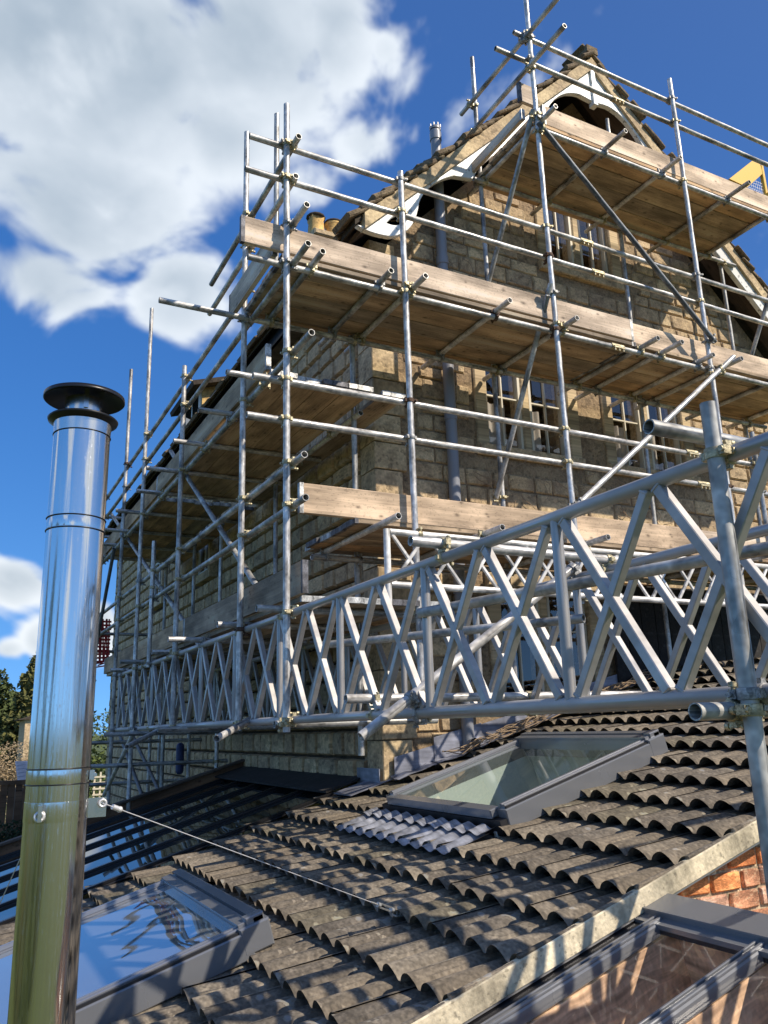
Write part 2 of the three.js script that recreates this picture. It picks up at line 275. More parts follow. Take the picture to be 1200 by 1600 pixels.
// stones: a 4 x 4 face, worn at the edges, with straight sides going back into the wall; unit size, scaled per stone
function stoneGeo(seed, wear, bump, res = 4) {
  const r = rngOf(seed), g = new THREE.BoxGeometry(1, 1, 1, res, res, 1), p = g.attributes.position;
  const cut = Array.from({ length: 4 }, () => r() * wear);
  for (let i = 0; i < p.count; i++) {
    let x = p.getX(i), y = p.getY(i), z = p.getZ(i);
    if (Math.abs(x) > .2 && Math.abs(x) < .3) x = Math.sign(x) * .445; if (Math.abs(y) > .2 && Math.abs(y) < .3) y = Math.sign(y) * .42;
    const ex = Math.abs(x) / .5, ey = Math.abs(y) / .5;
    if (z > 0) { const e = Math.max(ex, ey); z += (noise3(x * 3 + seed, y * 3, seed * 1.7) - .5) * bump - (e > .95 ? .35 : 0); }
    const q = (x > 0 ? 1 : 0) + (y > 0 ? 2 : 0); x -= Math.sign(x) * ex * ey * cut[q]; y -= Math.sign(y) * ex * ey * cut[q] * .8;
    x += (noise3(x * 4, y * 4 + seed, 3.3) - .5) * wear * ex; y += (noise3(x * 4 + seed, y * 4, 8.1) - .5) * wear * ey;
    p.setXYZ(i, x, y, z);
  }
  g.deleteAttribute('normal'); const w = mergeVertices((g.deleteAttribute('uv'), g)); w.computeVertexNormals();
  const c = toCreasedNormals(w, .75); const pp = c.attributes.position, uv = new Float32Array(pp.count * 2); for (let i = 0; i < pp.count; i++) { uv[i * 2] = pp.getX(i) * .45 + r() * 0 + pp.getZ(i) * .1 + seed * .37; uv[i * 2 + 1] = pp.getY(i) * .35 + seed * .61; }
  c.setAttribute('uv', new THREE.BufferAttribute(uv, 2)); return c;
}
const rubble = Array.from({ length: 12 }, (_, i) => stoneGeo(i + 1, .035, .16)), blocks = Array.from({ length: 12 }, (_, i) => stoneGeo(i + 40, .035, .22));
function courseStones(u0, u1, v0, v1, hMin, hMax, wMin, wMax, joint, inside) {
  const out = []; let v = v0;
  while (v < v1) { const h = rr(hMin, hMax); let u = u0 - rr(0, wMax * .6); while (u < u1) { const w = rr(wMin, wMax); const a = Math.max(u, u0), b = Math.min(u + w, u1);
    if (b - a > .07 && inside(a, b, v, v + h)) out.push([(a + b) / 2, v + h / 2, b - a - joint, h - joint]); u += w; } v += h; }
  return out;
}
function stuffOf(parent, name, list, geos, mats, place) {     // the stones past the limit: one mesh per wall
  const L = list.map((s, i) => place(s, geos[i % geos.length].clone())); const m = put(parent, name, merge(L), mats[1]); m.userData.kind = 'stuff'; return m;
}
{
  const keep = (a, b, c, d) => {
    for (const [x0, x1, y0, y1] of openings) if (b > x0 - .17 && a < x1 + .17 && d > y0 - .14 && c < y1 + .2) return false;
    if (a < HX0 + .32) return false;
    return d < Math.min(4.5 + (Math.min(a, 2 * PEAKX - b) - HX0) * 1.0, 7.2);
  };
  const all = courseStones(HX0, HX1, GROUND, 7.3,   .13, .215, .17, .44, .013, keep);
  const seen = p => p[1] > -.6 && p[0] < 8.4 ? 1 : 0; all.sort((p, q) => seen(q) - seen(p) || q[2] * q[3] - p[2] * p[3]);
  const near = all.slice(0, 300), rest = all.slice(300);
  near.forEach(([x, y, w, h], i) => { const m = put(gable, 'rubble_stone', rubble[Math.floor(rnd() * 12)], M.gstone[Math.floor(rnd() * 6)], x, y, HZ - .02); m.scale.set(w, h, rr(.032, .046)); if (rnd() < .5) m.rotation.z = Math.PI; });
  if (rest.length) stuffOf(gable, 'rubble_stones', rest, rubble, M.gstone, ([x, y, w, h], g) => g.scale(w, h, .05).translate(x, y, HZ - .02));
  // dressed corner stones
  let y = GROUND; let k = 0; while (y < 4.5) { const h = rr(.24, .36), L = k % 2 ? .34 : .29; put(gable, 'quoin', boxUV(cbox(L, h - .012, .3, .008)), k % 3 ? M.dressed : M.gstone[k % 6], HX0 - .022 + L / 2, y + h / 2, HZ + .022 - .15); y += h; k++; }
}
// windows of the gable: stone surround, painted frame, bars, panes, curtains, a dark room behind
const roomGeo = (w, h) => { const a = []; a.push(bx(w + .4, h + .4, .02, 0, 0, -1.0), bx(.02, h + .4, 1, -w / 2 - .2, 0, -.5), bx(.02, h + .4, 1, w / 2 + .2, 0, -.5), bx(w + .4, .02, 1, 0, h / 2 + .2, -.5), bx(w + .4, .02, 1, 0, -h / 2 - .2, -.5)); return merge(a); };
function curtainGeo(w, h, s) { const g = new THREE.PlaneGeometry(w, h, 40, 1), p = g.attributes.position; for (let i = 0; i < p.count; i++) p.setZ(i, Math.sin(p.getX(i) * 60 + s) * .018 + Math.sin(p.getX(i) * 23 + s) * .012); g.computeVertexNormals(); return g; }
openings.forEach(([x0, x1, y0, y1, n], wi) => {
  const cx = (x0 + x1) / 2, W = x1 - x0, H = y1 - y0, w = group(house, 'window', cx, y0, HZ);
  put(w, 'sill', boxUV(cbox(W + .3, .11, .28, .012)), M.dressed, cx, y0 - .055, HZ - .09);
  put(w, 'lintel', boxUV(cbox(W + .3, .18, .26, .012)), M.dressed, cx, y1 + .09, HZ - .1);
  for (const s of [-1, 1]) put(w, 'jamb', boxUV(cbox(.15, H, .25, .012), s, 0, 'y'), M.dressed, cx + s * (W / 2 + .073), (y0 + y1) / 2, HZ - .115);
  for (let i = 1; i < n; i++) put(w, 'mullion', boxUV(cbox(.11, H - .002, .22, .02), 0, 0, 'y'), M.dressed, x0 + W * i / n, (y0 + y1) / 2, HZ - .15);
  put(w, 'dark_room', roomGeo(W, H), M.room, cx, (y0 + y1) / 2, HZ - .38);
  for (let i = 0; i < n; i++) {
    const a = x0 + W * i / n + (i ? .056 : .012), b = x0 + W * (i + 1) / n - (i < n - 1 ? .056 : .012), lw = b - a, lx = (a + b) / 2, z = HZ - .085;
    const fr = .03; put(w, 'frame', boxUV(merge([bx(fr, H, .06, lx - lw / 2 + fr / 2, 0, 0), bx(fr, H, .06, lx + lw / 2 - fr / 2, 0, 0), bx(lw - 2 * fr, fr, .06, lx, H / 2 - fr / 2, 0), bx(lw - 2 * fr, fr + .01, .06, lx, -H / 2 + fr / 2 + .005, 0)])), wi === 3 ? M.cream : M.cream, 0, (y0 + y1) / 2, z);
    put(w, 'glazing_bar', bx(.016, H - 2 * fr - .012, .03), M.cream, lx, (y0 + y1) / 2, z);
    if (wi !== 0 || i > 5) put(w, 'glazing_bar', bx(lw - 2 * fr - .004, .016, .026), M.cream, lx, y0 + H * (wi === 3 ? .62 : .53), z);
    put(w, 'pane', new THREE.PlaneGeometry(lw - 2 * fr, H - 2 * fr - .01), M.pane, lx, (y0 + y1) / 2, z - .008);
    if (wi === 1 || wi === 2) put(w, 'curtain', curtainGeo(lw * .5, H * .5, i * 2 + wi), M.curtain, lx - lw * .12 * (i ? 1 : -.6), y0 + H * .28, z - .16);
  }
});
// side wall, away from the sun: coursed blocks with open joints
const side = group(house, 'side_wall', HX0, GROUND, HZ);
const sideWins = [[-11.55, -12.25, 2.3, 3.15], [-14.6, -15.4, 2.35, 3.1]];
{
  put(side, 'joint_mortar', boxUV(bx(.3, 8.1 + .0, HZ - HZ1 - .05, 0, 0, 0)), M.joint, HX0 + .185, GROUND + 4.05, (HZ + HZ1) / 2 - .37);
  const keep = (a, b, c, d) => { for (const [z0, z1, y0, y1] of sideWins) if (-a > z1 - .1 && -b < z0 + .1 && d > y0 - .1 && c < y1 + .1) return false; return d < 4.55; };
  const all = courseStones(-HZ + .3, -HZ1, GROUND, 4.5, .15, .25, .2, .46, .024, keep);
  all.sort((p, q) => (p[0] + (p[1] < -1 ? 20 : 0)) - (q[0] + (q[1] < -1 ? 20 : 0)));
  const spin = (g, s) => g;
  all.slice(0, 300).forEach(([u, y, w, h]) => { const m = mesh(blocks[Math.floor(rnd() * 12)], M.sstone[Math.floor(rnd() * 6)]); m.position.set(HX0 + .006, y, -u); m.rotation.y = -Math.PI / 2; m.scale.set(w, h, rr(.07, .10)); hang(side, 'stone_block', m); });
  stuffOf(side, 'stone_blocks', all.slice(300), blocks, M.sstone, ([u, y, w, h], g) => g.scale(w, h, .08).rotateY(-Math.PI / 2).translate(HX0 + .006, y, -u));
  for (const [z0, z1, y0, y1] of sideWins) {
    const w = group(house, 'window', HX0, y0, (z0 + z1) / 2), zc = (z0 + z1) / 2, W = z0 - z1, H = y1 - y0;
    put(w, 'surround', boxUV(merge([bx(.14, .12, W + .2, 0, -H / 2 - .06, 0), bx(.14, .14, W + .2, 0, H / 2 + .07, 0), bx(.14, H, .1, 0, 0, W / 2 + .05), bx(.14, H, .1, 0, 0, -W / 2 - .05)])), M.dressed, HX0 - .02, (y0 + y1) / 2, zc);
    put(w, 'frame', merge([bx(.04, H, .05, 0, 0, W / 2 - .025), bx(.04, H, .05, 0, 0, -W / 2 + .025), bx(.04, .05, W - .1, 0, H / 2 - .025, 0), bx(.04, .05, W - .1, 0, -H / 2 + .025, 0), bx(.03, H - .1, .025, 0, 0, 0)]), M.white, HX0 - .02, (y0 + y1) / 2, zc);
    put(w, 'pane', bx(.01, H - .1, W - .1), M.darkGlass, HX0 - .012, (y0 + y1) / 2, zc);
  }
}
// far and right walls, just the closed body
put(house, 'rear_wall', boxUV(bx(HX1 - HX0, 8.1, .3)), M.mortar, (HX0 + HX1) / 2, GROUND + 4.05, HZ1 + .12);
put(house, 'right_wall', boxUV(bx(.3, 8.1, HZ - HZ1 - .8)), M.mortar, HX1 - .15, GROUND + 4.05, (HZ + HZ1) / 2 - .05);
// roof: two slopes, stone slates showing in courses along the verges and the eaves
{
  const roof = group(house, 'roof', PEAKX, roofY(PEAKX), (HZ + HZ1) / 2);
  const zf = HZ + .38, zb = HZ1 - .2, th = .1;
  for (const s of [-1, 1]) {
    const sh = new THREE.Shape(), xe = s < 0 ? 2.98 : 2 * PEAKX - 2.98, ye = 4.65, yp = roofY(PEAKX);
    sh.moveTo(xe, ye - .09); sh.lineTo(PEAKX - s * .0 + s * .002, yp - .09); sh.lineTo(PEAKX + s * .002, yp - .03); sh.lineTo(xe, ye - .03); sh.closePath();
    put(roof, 'roof_deck', boxUV(new THREE.ExtrudeGeometry(sh, { depth: zf - zb - .1, bevelEnabled: false })), M.slateDark, 0, 0, zb + .05);
    // verge slates: one by one, uneven
    const len = Math.hypot(PEAKX - xe, yp - ye), ang = Math.atan2(yp - ye, Math.abs(PEAKX - xe)); let t = -.06;
    while (t < len - .02) { const L = rr(.13, .2), T = rr(.03, .055); const g = cbox(L * 1.55, T, rr(.34, .46), .012); const m = mesh(boxUV(g, rnd() * 3, rnd() * 3), M.slateRoof);
      const c = t + L / 2; m.position.set(xe + (s < 0 ? 1 : -1) * Math.cos(ang) * c, ye + Math.sin(ang) * c + .012 + rr(-.01, .012), zf - .17 + rr(-.03, .03)); m.rotation.set(rr(-.03, .03), rr(-.1, .1), (s < 0 ? 1 : -1) * (ang - .16 + rr(-.04, .04))); hang(roof, 'stone_slate', m); t += L; }
    // eaves slates along the side
    if (s < 0) { let z = zf - .35; while (z > zb) { const L = rr(.24, .4); const m = mesh(boxUV(cbox(.34, rr(.03, .05), L - .012, .008), rnd() * 3, 0), M.slateRoof); m.position.set(xe + .07 + rr(-.03, .02), ye + .045 + rr(-.012, .012), z - L / 2); m.rotation.z = ang - .12; hang(roof, 'stone_slate', m); z -= L; } }
  }
  put(roof, 'ridge', boxUV(merge([bx(.2, .06, zf - zb).rotateZ(.785).translate(0, -.02, 0), bx(.17, .1, .26, 0, .02, (zf - zb) / 2 - .1)])), M.slateRoof, PEAKX, roofY(PEAKX) + .02, (zf + zb) / 2);
  // eaves: boxed soffit, black gutter on brackets
  put(roof, 'fascia', bx(.03, .2, zf - zb - .5), M.black, 3.07, 4.52, (zf + zb) / 2 - .2);
  const gut = new THREE.CylinderGeometry(.062, .062, zf - zb - .55, 12, 1, false, Math.PI / 2, Math.PI).rotateX(Math.PI / 2); put(roof, 'gutter', gut, M.black, 2.985, 4.585, (zf + zb) / 2 - .2);
  put(roof, 'soffit', boxUV(bx(.3, .03, zf - zb - .5)), M.timberDark, 3.2, 4.435, (zf + zb) / 2 - .2);
}
// bargeboards: cream band under the slates, white boards with scalloped lower edge and an arched collar at the top
{
  const zb = HZ + .3, rakeY = x => roofY(x) - .045;
  const barge = group(house, 'bargeboard', PEAKX, roofY(PEAKX), zb);
  const strip = (s, o0, o1, xa, xb) => { const sh = new THREE.Shape(), X = x => s < 0 ? x : 2 * PEAKX - x; sh.moveTo(X(xa), rakeY(xa) - o0); sh.lineTo(X(xb), rakeY(xb) - o0); sh.lineTo(X(xb), rakeY(xb) - o1); sh.lineTo(X(xa), rakeY(xa) - o1); sh.closePath(); return sh; };
  for (const s of [-1, 1]) put(barge, 'verge_band', boxUV(new THREE.ExtrudeGeometry(strip(s, .0, .17, 3.06, PEAKX), { depth: .1, bevelEnabled: false })), M.dressed, 0, 0, zb - .02);
  for (const s of [-1, 1]) {
    const X = x => s < 0 ? x : 2 * PEAKX - x, sh = new THREE.Shape();
    sh.moveTo(X(3.1), rakeY(3.1) - .165); sh.lineTo(X(PEAKX - .035), rakeY(PEAKX - .035) - .165); sh.lineTo(X(PEAKX - .035), 7.18);
    sh.lineTo(X(6.0), 7.2); sh.quadraticCurveTo(X(5.62), 7.16, X(5.38), 6.62); sh.lineTo(X(5.22), 6.38);      // the arch
    if (s > 0) { sh.lineTo(X(3.1), rakeY(3.1) - .33); } else { sh.quadraticCurveTo(X(4.95), 6.02, X(4.62), 5.86); sh.lineTo(X(4.42), 5.64); sh.lineTo(X(4.36), 5.5); sh.lineTo(X(4.12), 5.46);
    sh.quadraticCurveTo(X(3.78), 5.28, X(3.68), 5.0); sh.quadraticCurveTo(X(3.62), 4.62, X(3.34), 4.53); sh.quadraticCurveTo(X(3.12), 4.5, X(3.0), 4.55); } sh.closePath();
    const hole = new THREE.Path(); hole.moveTo(X(3.30), 4.66); hole.quadraticCurveTo(X(3.5), 4.62, X(3.56), 4.86); hole.quadraticCurveTo(X(3.42), 4.84, X(3.30), 4.66); if (s < 0) sh.holes.push(hole);
    put(barge, 'board', boxUV(new THREE.ExtrudeGeometry(sh, { depth: .05, bevelEnabled: true, bevelSize: .006, bevelThickness: .006, bevelSegments: 1, curveSegments: 14 })), M.white, 0, 0, zb - .01);
  }
  put(barge, 'king_post', cbox(.07, .52, .09, .006), M.white, PEAKX, 7.37, zb + .03);
  put(barge, 'verge_soffit', boxUV(merge([-1, 1].map(s => { const L = 4.4; return bx(L, .03, .3).rotateZ(-s * .778).translate(PEAKX + s * 1.58, roofY(PEAKX) - 1.72, 0); }))), M.timberDark, 0, 0, zb - .17);
}
// soil pipe up the gable and out through the roof
{
  const p = group(house, 'soil_pipe', 4.09, .3, HZ + .09), zz = HZ + .09;
  put(p, 'pipe', new THREE.CylinderGeometry(.055, .055, 6.45, 20).translate(0, 3.2, 0), M.upvc, 4.09, -.25, zz);
  for (const y of [1.2, 2.9, 4.6, 6.1]) put(p, 'socket', new THREE.CylinderGeometry(.063, .063, .09, 20), M.upvc, 4.09, y, zz);
  put(p, 'vent_cage', merge([new THREE.CylinderGeometry(.06, .06, .03, 20, 1, true), ...Array.from({ length: 8 }, (_, i) => bx(.012, .035, .012, Math.cos(i * .785) * .056, .03, Math.sin(i * .785) * .056)), new THREE.SphereGeometry(.052, 14, 5, 0, 6.3, 0, 1.4).translate(0, .0, 0)]), M.upvc, 4.09, 6.2, zz);
  put(p, 'elbow', new THREE.TorusGeometry(.1, .058, 10, 10, 1.6).rotateY(1.57), M.upvc, 4.09, -.28, zz + .1);
}
// chimney beyond the eaves with three clay pots; dormer further back
{
  const c = group(house, 'chimney', 4.6, 6.2, -10), dy = -.44;
  put(c, 'stack', boxUV(bx(1.1, 2.3, .6)), M.dressed, 4.75, 6.35 + dy, -10); put(c, 'cap', boxUV(cbox(1.2, .1, .7, .02)), M.dressed, 4.75, 7.53 + dy, -10);
  const pot = (x, sq) => { const seg = sq ? 4 : 16, prof = sq ? [[.15, 0], [.125, .34], [.14, .36], [.14, .42], [.1, .42], [.1, .3]] : [[.14, 0], [.12, .06], [.115, .3], [.15, .34], [.15, .39], [.1, .39], [.1, .2]]; const g = new THREE.LatheGeometry(prof.map(q => new THREE.Vector2(...q)), seg); if (sq) g.rotateY(.785); put(c, 'chimney_pot', g, M.clay, x, 7.57 + dy, -10); put(c, 'pot_crown', new THREE.TorusGeometry(sq ? .13 : .14, .022, 6, sq ? 12 : 16).rotateX(1.57), M.slateDark, x, 7.57 + dy + (sq ? .42 : .39), -10); };
  pot(4.32, true); pot(4.62, false); pot(4.98, false);
  const d = group(house, 'dormer', 4.0, 6, -15);
  put(d, 'dormer_wall', boxUV(bx(1.0, 1.0, 1.3)), M.clay, 4.3, 6.0, -15); put(d, 'dormer_roof', boxUV(bx(1.35, .09, 1.8).rotateZ(.3)), M.slateDark, 4.2, 6.56, -15);
  put(d, 'dormer_frame', merge([bx(.05, .7, .07, 0, 0, .55), bx(.05, .7, .07, 0, 0, -.55), bx(.05, .07, 1.0, 0, .32, 0), bx(.05, .07, 1.0, 0, -.32, 0), bx(.04, .6, .05)]), M.white, 3.79, 6.1, -15); put(d, 'dormer_pane', bx(.02, .6, 1.02), M.darkGlass, 3.785, 6.1, -15);
}

// ================================================================= the scaffolding
const scaf = thing('scaffolding', 'galvanised tube scaffolding wrapped round the gable and side of the stone house', 'scaffolding', [1.925, GROUND, -5]);
const tubes = [];
const galv = () => M.galv[Math.floor(rnd() * 4)];
const add = (name, A, B, mat) => { const t = tube(scaf, name, A, B, mat || galv()); tubes.push(t); return t; };
const upright = (x, z, y0, y1, mat) => add('standard', V(x, y0, z), V(x + rr(-.008, .008), y1, z), mat);
const alongX = (name, y, z, x0, x1, mat) => add(name, V(x0, y, z), V(x1, y + rr(-.012, .012), z), mat);
const alongZ = (name, x, y, z0, z1, mat) => add(name, V(x, y, z0), V(x, y, z1), mat);
// uprights: gable front row, gable back row, side rows
for (const [x, y0, y1] of [[1.925, -.02, 4.72], [2.93, .0, 4.44], [4.45, .9, 7.02], [6.39, .9, 6.77], [8.2, .9, 6.9], [6.86, .9, 2.72]]) upright(x, -5, y0, y1);
for (const [x, y0, y1] of [[2.2, 3.33, 5.5], [2.93, -.22, 3.4], [4.47, .3, 7.1], [6.42, .4, 7.02], [8.1, 1.2, 5.62]]) upright(x, -5.98, y0, y1);
for (const [z, y0, y1] of [[-5.98, .0, 5.2], [-8.0, .0, 3.78], [-9.93, GROUND, 5.43], [-11.22, GROUND, 5.1], [-13.0, GROUND, 4.2]]) upright(1.925, z, y0, y1);
upright(1.93, -9.2, .7, 2.12);
for (const [z, y0, y1] of [[-8.06, .7, 2.65], [-10.1, GROUND, 2.65], [-11.4, GROUND, 2.65], [-13.2, GROUND, 2.65]]) upright(2.98, z, y0, y1);
for (const [x, z] of [[2.4, -10.4], [2.6, -12.1]]) upright(x, z, GROUND, .6);
// the near upright beside the beams
const nearPost = upright(1.925, -1.535, GROUND + 1.4, .90, M.galv[3]);
// gable rails and ledgers
for (const y of [4.37, 4.07]) alongX('guard_rail', y, -5.05, y > 4.2 ? 1.64 : 1.61, 8.6);
for (const y of [2.405, 2.105]) alongX('guard_rail', y, -5.05, y > 2.2 ? 1.69 : 1.65, 8.6);
for (const [y, x0] of [[6.52, 4.3], [6.225, 4.06]]) alongX('guard_rail', y, -5.05, x0, 8.7);
alongX('ledger', 3.335, -5.05, 1.64, 8.6); alongX('ledger', 3.33, -5.93, 1.2, 8.4);
alongX('ledger', 5.475, -5.05, 4.5, 8.6); alongX('ledger', 5.475, -5.93, 4.35, 8.3);
alongX('ledger', 1.335, -5.93, 2.5, 8.2);
// transoms under the gable decks, sticking out at the front
for (const x of [2.14, 2.72, 3.0, 3.83, 4.55, 5.5, 5.77, 6.27, 6.6, 7.4, 8.1]) alongZ('transom', x, 3.385, -4.78 - rnd() * .08, -6.22 - rnd() * .06);
for (const x of [4.5, 5.33, 6.12, 7.11, 7.82]) alongZ('transom', x, 5.525, -4.72 - rnd() * .08, -6.22);
for (const x of [2.62, 3.5, 4.5, 5.5, 6.45, 7.5]) alongZ('transom', x, 1.387, -4.66 - rnd() * .06, -6.2);
// returns round the corner at the left, and at the left end of the top deck
alongZ('guard_rail', 1.975, 4.36, -4.88, -7.24); alongZ('guard_rail', 1.975, 4.05, -4.94, -7.28);
alongZ('guard_rail', 1.975, 3.665, -4.73, -13.2); alongZ('guard_rail', 1.975, 3.335, -4.71, -13);
alongZ('ledger', 1.975, 2.615, -4.66, -13.3); alongZ('guard_rail', 1.975, 1.78, -4.8, -13.2); alongZ('guard_rail', 1.975, 1.475, -4.78, -13);
alongZ('ledger', 2.93, 2.615, -5.85, -13.3);
alongZ('guard_rail', 4.4, 6.46, -4.5, -6.15); alongZ('guard_rail', 4.4, 6.1, -4.46, -6.15);
// transoms under the side decks
for (const z of [-5.62, -6.45, -7.3, -8.22, -9.1, -10.05, -11.1, -12, -12.9]) alongX('transom', 2.665, z, 1.66 + rr(-.05, .05), 3.18);
for (const z of [-5.2, -6.1, -7.2, -8.4, -9.6, -10.9]) alongX('transom', .79, z, 1.72 + rr(-.06, .1), 3.15);
// braces
add('brace', V(4.40, 5.42, -4.93), V(6.42, 3.58, -4.93), M.darkTube);
add('brace', V(4.42, 1.70, -4.9), V(6.62, 3.45, -4.9), M.galv[2]);
add('brace', V(4.40, 5.6, -4.98), V(4.40, 3.9, -6.1)); add('brace', V(4.40, 3.75, -4.96), V(4.40, 1.85, -6.1)); add('brace', V(8.14, 5.55, -4.98), V(8.14, 3.6, -6.1));
add('brace', V(2.03, 3.14, -8.97), V(2.03, .98, -5.78), M.galv[3]); add('brace', V(2.03, 3.42, -13.05), V(2.03, .75, -7.45), M.galv[3]);
add('brace', V(1.87, 2.5, -11.5), V(1.87, .1, -13.6), M.darkTube);
add('brace', V(2.5, .0, -12.9), V(2.5, -1.3, -9.4), M.darkTube); add('brace', V(1.9, .05, -9.6), V(1.9, -.75, -11.4)); add('brace', V(2.3, .1, -13), V(2.3, -1.2, -10), M.darkTube);
for (const [y, z] of [[-.1, -11.4], [-.35, -10.2], [-.62, -11.5], [-.85, -10.3]]) alongX('ledger', y, z, 1.5, 3.15, M.galv[3]);
for (const y of [1.2, .1]) alongZ('ledger', 2.9, y, -9.5, -13.4, M.galv[3]);
for (const [y, z] of [[1.5, -13.1], [1.25, -13.25], [3.0, -13], [3.35, -13.1]]) alongX('guard_rail', y, z, 1.3, 3.1, M.galv[3]);
// cross tubes tying the beams together near the camera
alongX('tie_tube', .868, -1.69, 1.838, 4.4, M.galv[3]); alongX('tie_tube', .012, -1.59, 1.775, 4.4, M.galv[3]);
alongX('tie_tube', .81, -3.12, 1.80, 3.12, M.galv[2]);
alongX('tie_tube', .14, -3.87, 1.812, 4.3, M.galv[2]);
add('tie_tube', V(1.67, -.045, -3.41), V(2.95, .80, -3.36), M.galv[2]);
add('tie_tube', V(1.94, .51, -3.30), V(2.62, .565, -1.3), M.galv[3]);
add('tie_tube', V(2.05, .5, -4.72), V(2.835, .5, -3.18), M.galv[3]);
alongX('tie_tube', .0, -9.2, 1.5, 3.0, M.galv[3]); alongX('tie_tube', .03, -5.1, 1.88, 3.1, M.galv[3]); alongX('tie_tube', .03, -7.6, 1.7, 3.1, M.galv[3]);
add('tie_tube', V(1.62, -.05, -5.5), V(2.0, .08, -5.9)); add('tie_tube', V(1.55, -.12, -8.2), V(2.05, .05, -8.9));

for (const [y, x, z] of [[4.37, 4.95, -5.05], [4.07, 5.05, -5.05], [2.405, 6.0, -5.05], [2.105, 6.1, -5.05], [3.335, 5.2, -5.05], [6.225, 5.6, -5.05]]) {      // sleeve couplers where two tubes join end to end
  const r = tubes.find(t => Math.abs(t.__a.y - y) < .02 && Math.abs(t.__a.z - z) < .01 && t.__b.x - t.__a.x > 2); if (!r) continue;
  put(r, 'sleeve', merge([new THREE.CylinderGeometry(.031, .031, .15, 14).rotateZ(Math.PI / 2), bx(.13, .014, .03, 0, -.02, .03), ...[-.05, 0, .05].map(q => new THREE.CylinderGeometry(.008, .008, .05, 6).translate(q, -.03, .034))]), M.coupler[0], x, y, z);
}
// ================================================================= lattice beams
const chordLines = [];
function bar(r, A, B) { const d = B.clone().sub(A), g = new THREE.CylinderGeometry(r, r, d.length(), 18, 1, true); const uv = g.attributes.uv; for (let k = 0; k < uv.count; k++) uv.setXY(k, uv.getX(k) * .16, uv.getY(k) * d.length()); return g.applyQuaternion(new THREE.Quaternion().setFromUnitVectors(UP, d.normalize())); }
function square(t, A, B, side) { const d = B.clone().sub(A), L = d.length(); d.normalize(); const g = merge([cbox(t, L, t, .003), cbox(t * 1.16, .011, t * 1.16, .003).translate(0, L / 2 - .009, 0), cbox(t * 1.16, .011, t * 1.16, .003).translate(0, -L / 2 + .009, 0)]); const m = new THREE.Matrix4().makeBasis(side.clone().cross(d).normalize().negate(), d, side.clone()); return boxUV(g, rnd(), rnd(), 'y').applyMatrix4(m); }
function latticeBeam(label, P0, P1, dir, yb, yt, bay, first, mat, r, rv, t, cat = 'lattice beam') {
  // P0 -> P1 along dir; uprights every bay from the distance `first`
  const b = thing('lattice_beam', label, cat, [P0.x, yb, P0.z], null);
  const L = P1.clone().sub(P0).length(), at = (d, y) => P0.clone().addScaledVector(dir, d).setY(y), side = dir.clone().cross(UP).normalize();
  const piece = (name, g, A, B) => put(b, name, g, mat, (A.x + B.x) / 2, (A.y + B.y) / 2, (A.z + B.z) / 2);
  for (const y of [yb, yt]) { const A = at(0, y), B = at(L, y); tubes.push({ __a: A, __b: B, chord: true }); const t0 = mesh(tubeGeo(L, r), mat); t0.position.copy(A).add(B).multiplyScalar(.5); t0.quaternion.setFromUnitVectors(UP, dir); hang(b, 'chord', t0); }
  for (let d = first - bay; d < L; d += bay) {
    const seg = (d0, y0, d1, y1, th) => { if (d0 < 0 || d1 < 0 || d0 > L || d1 > L) return; const A = at(d0, y0), B = at(d1, y1); piece('diagonal', square(th, A, B, side), A, B); };
    if (rv && d > 0) { const A = at(d, yb), B = at(d, yt); piece('upright', bar(rv, A, B), A, B); }
    const o = rv ? .045 : .02, m = d + bay / 2, i = .022, a = yb + r * .7, c = yt - r * .7;
    seg(d + o, a, m - i, c, t); seg(d + o, c, m - i, a, t * .93); seg(m + i, a, d + bay - o, c, t); seg(m + i, c, d + bay - o, a, t * .93);
  }
  return b;
}
const NZ = V(0, 0, -1);
latticeBeam('near aluminium lattice beam crossing above the tiled roof, carried by the thick upright tube', V(1.975, 0, .9), V(1.975, 0, -11.3), NZ, .055, .742, .978, 3.22 - 3 * .978 + .978, M.alu, .0255, .022, .036);
latticeBeam('farther aluminium lattice beam parallel to the near one, partly hidden behind it', V(2.98, 0, .9), V(2.98, 0, -11.2), NZ, .06, .748, .978, 4.28 - 4 * .978 + .978, M.alu, .0255, .022, .036);
latticeBeam('white painted ladder beam lying along the foot of the gable scaffold', V(2.68, 0, -4.945), V(8.6, 0, -4.945), V(1, 0, 0), .957, 1.337, .62, .31, M.whiteTube, .0242, 0, .024);
put(scaf, 'standard', tubeGeo(.55), M.whiteTube, 2.66, 1.08, -4.945);

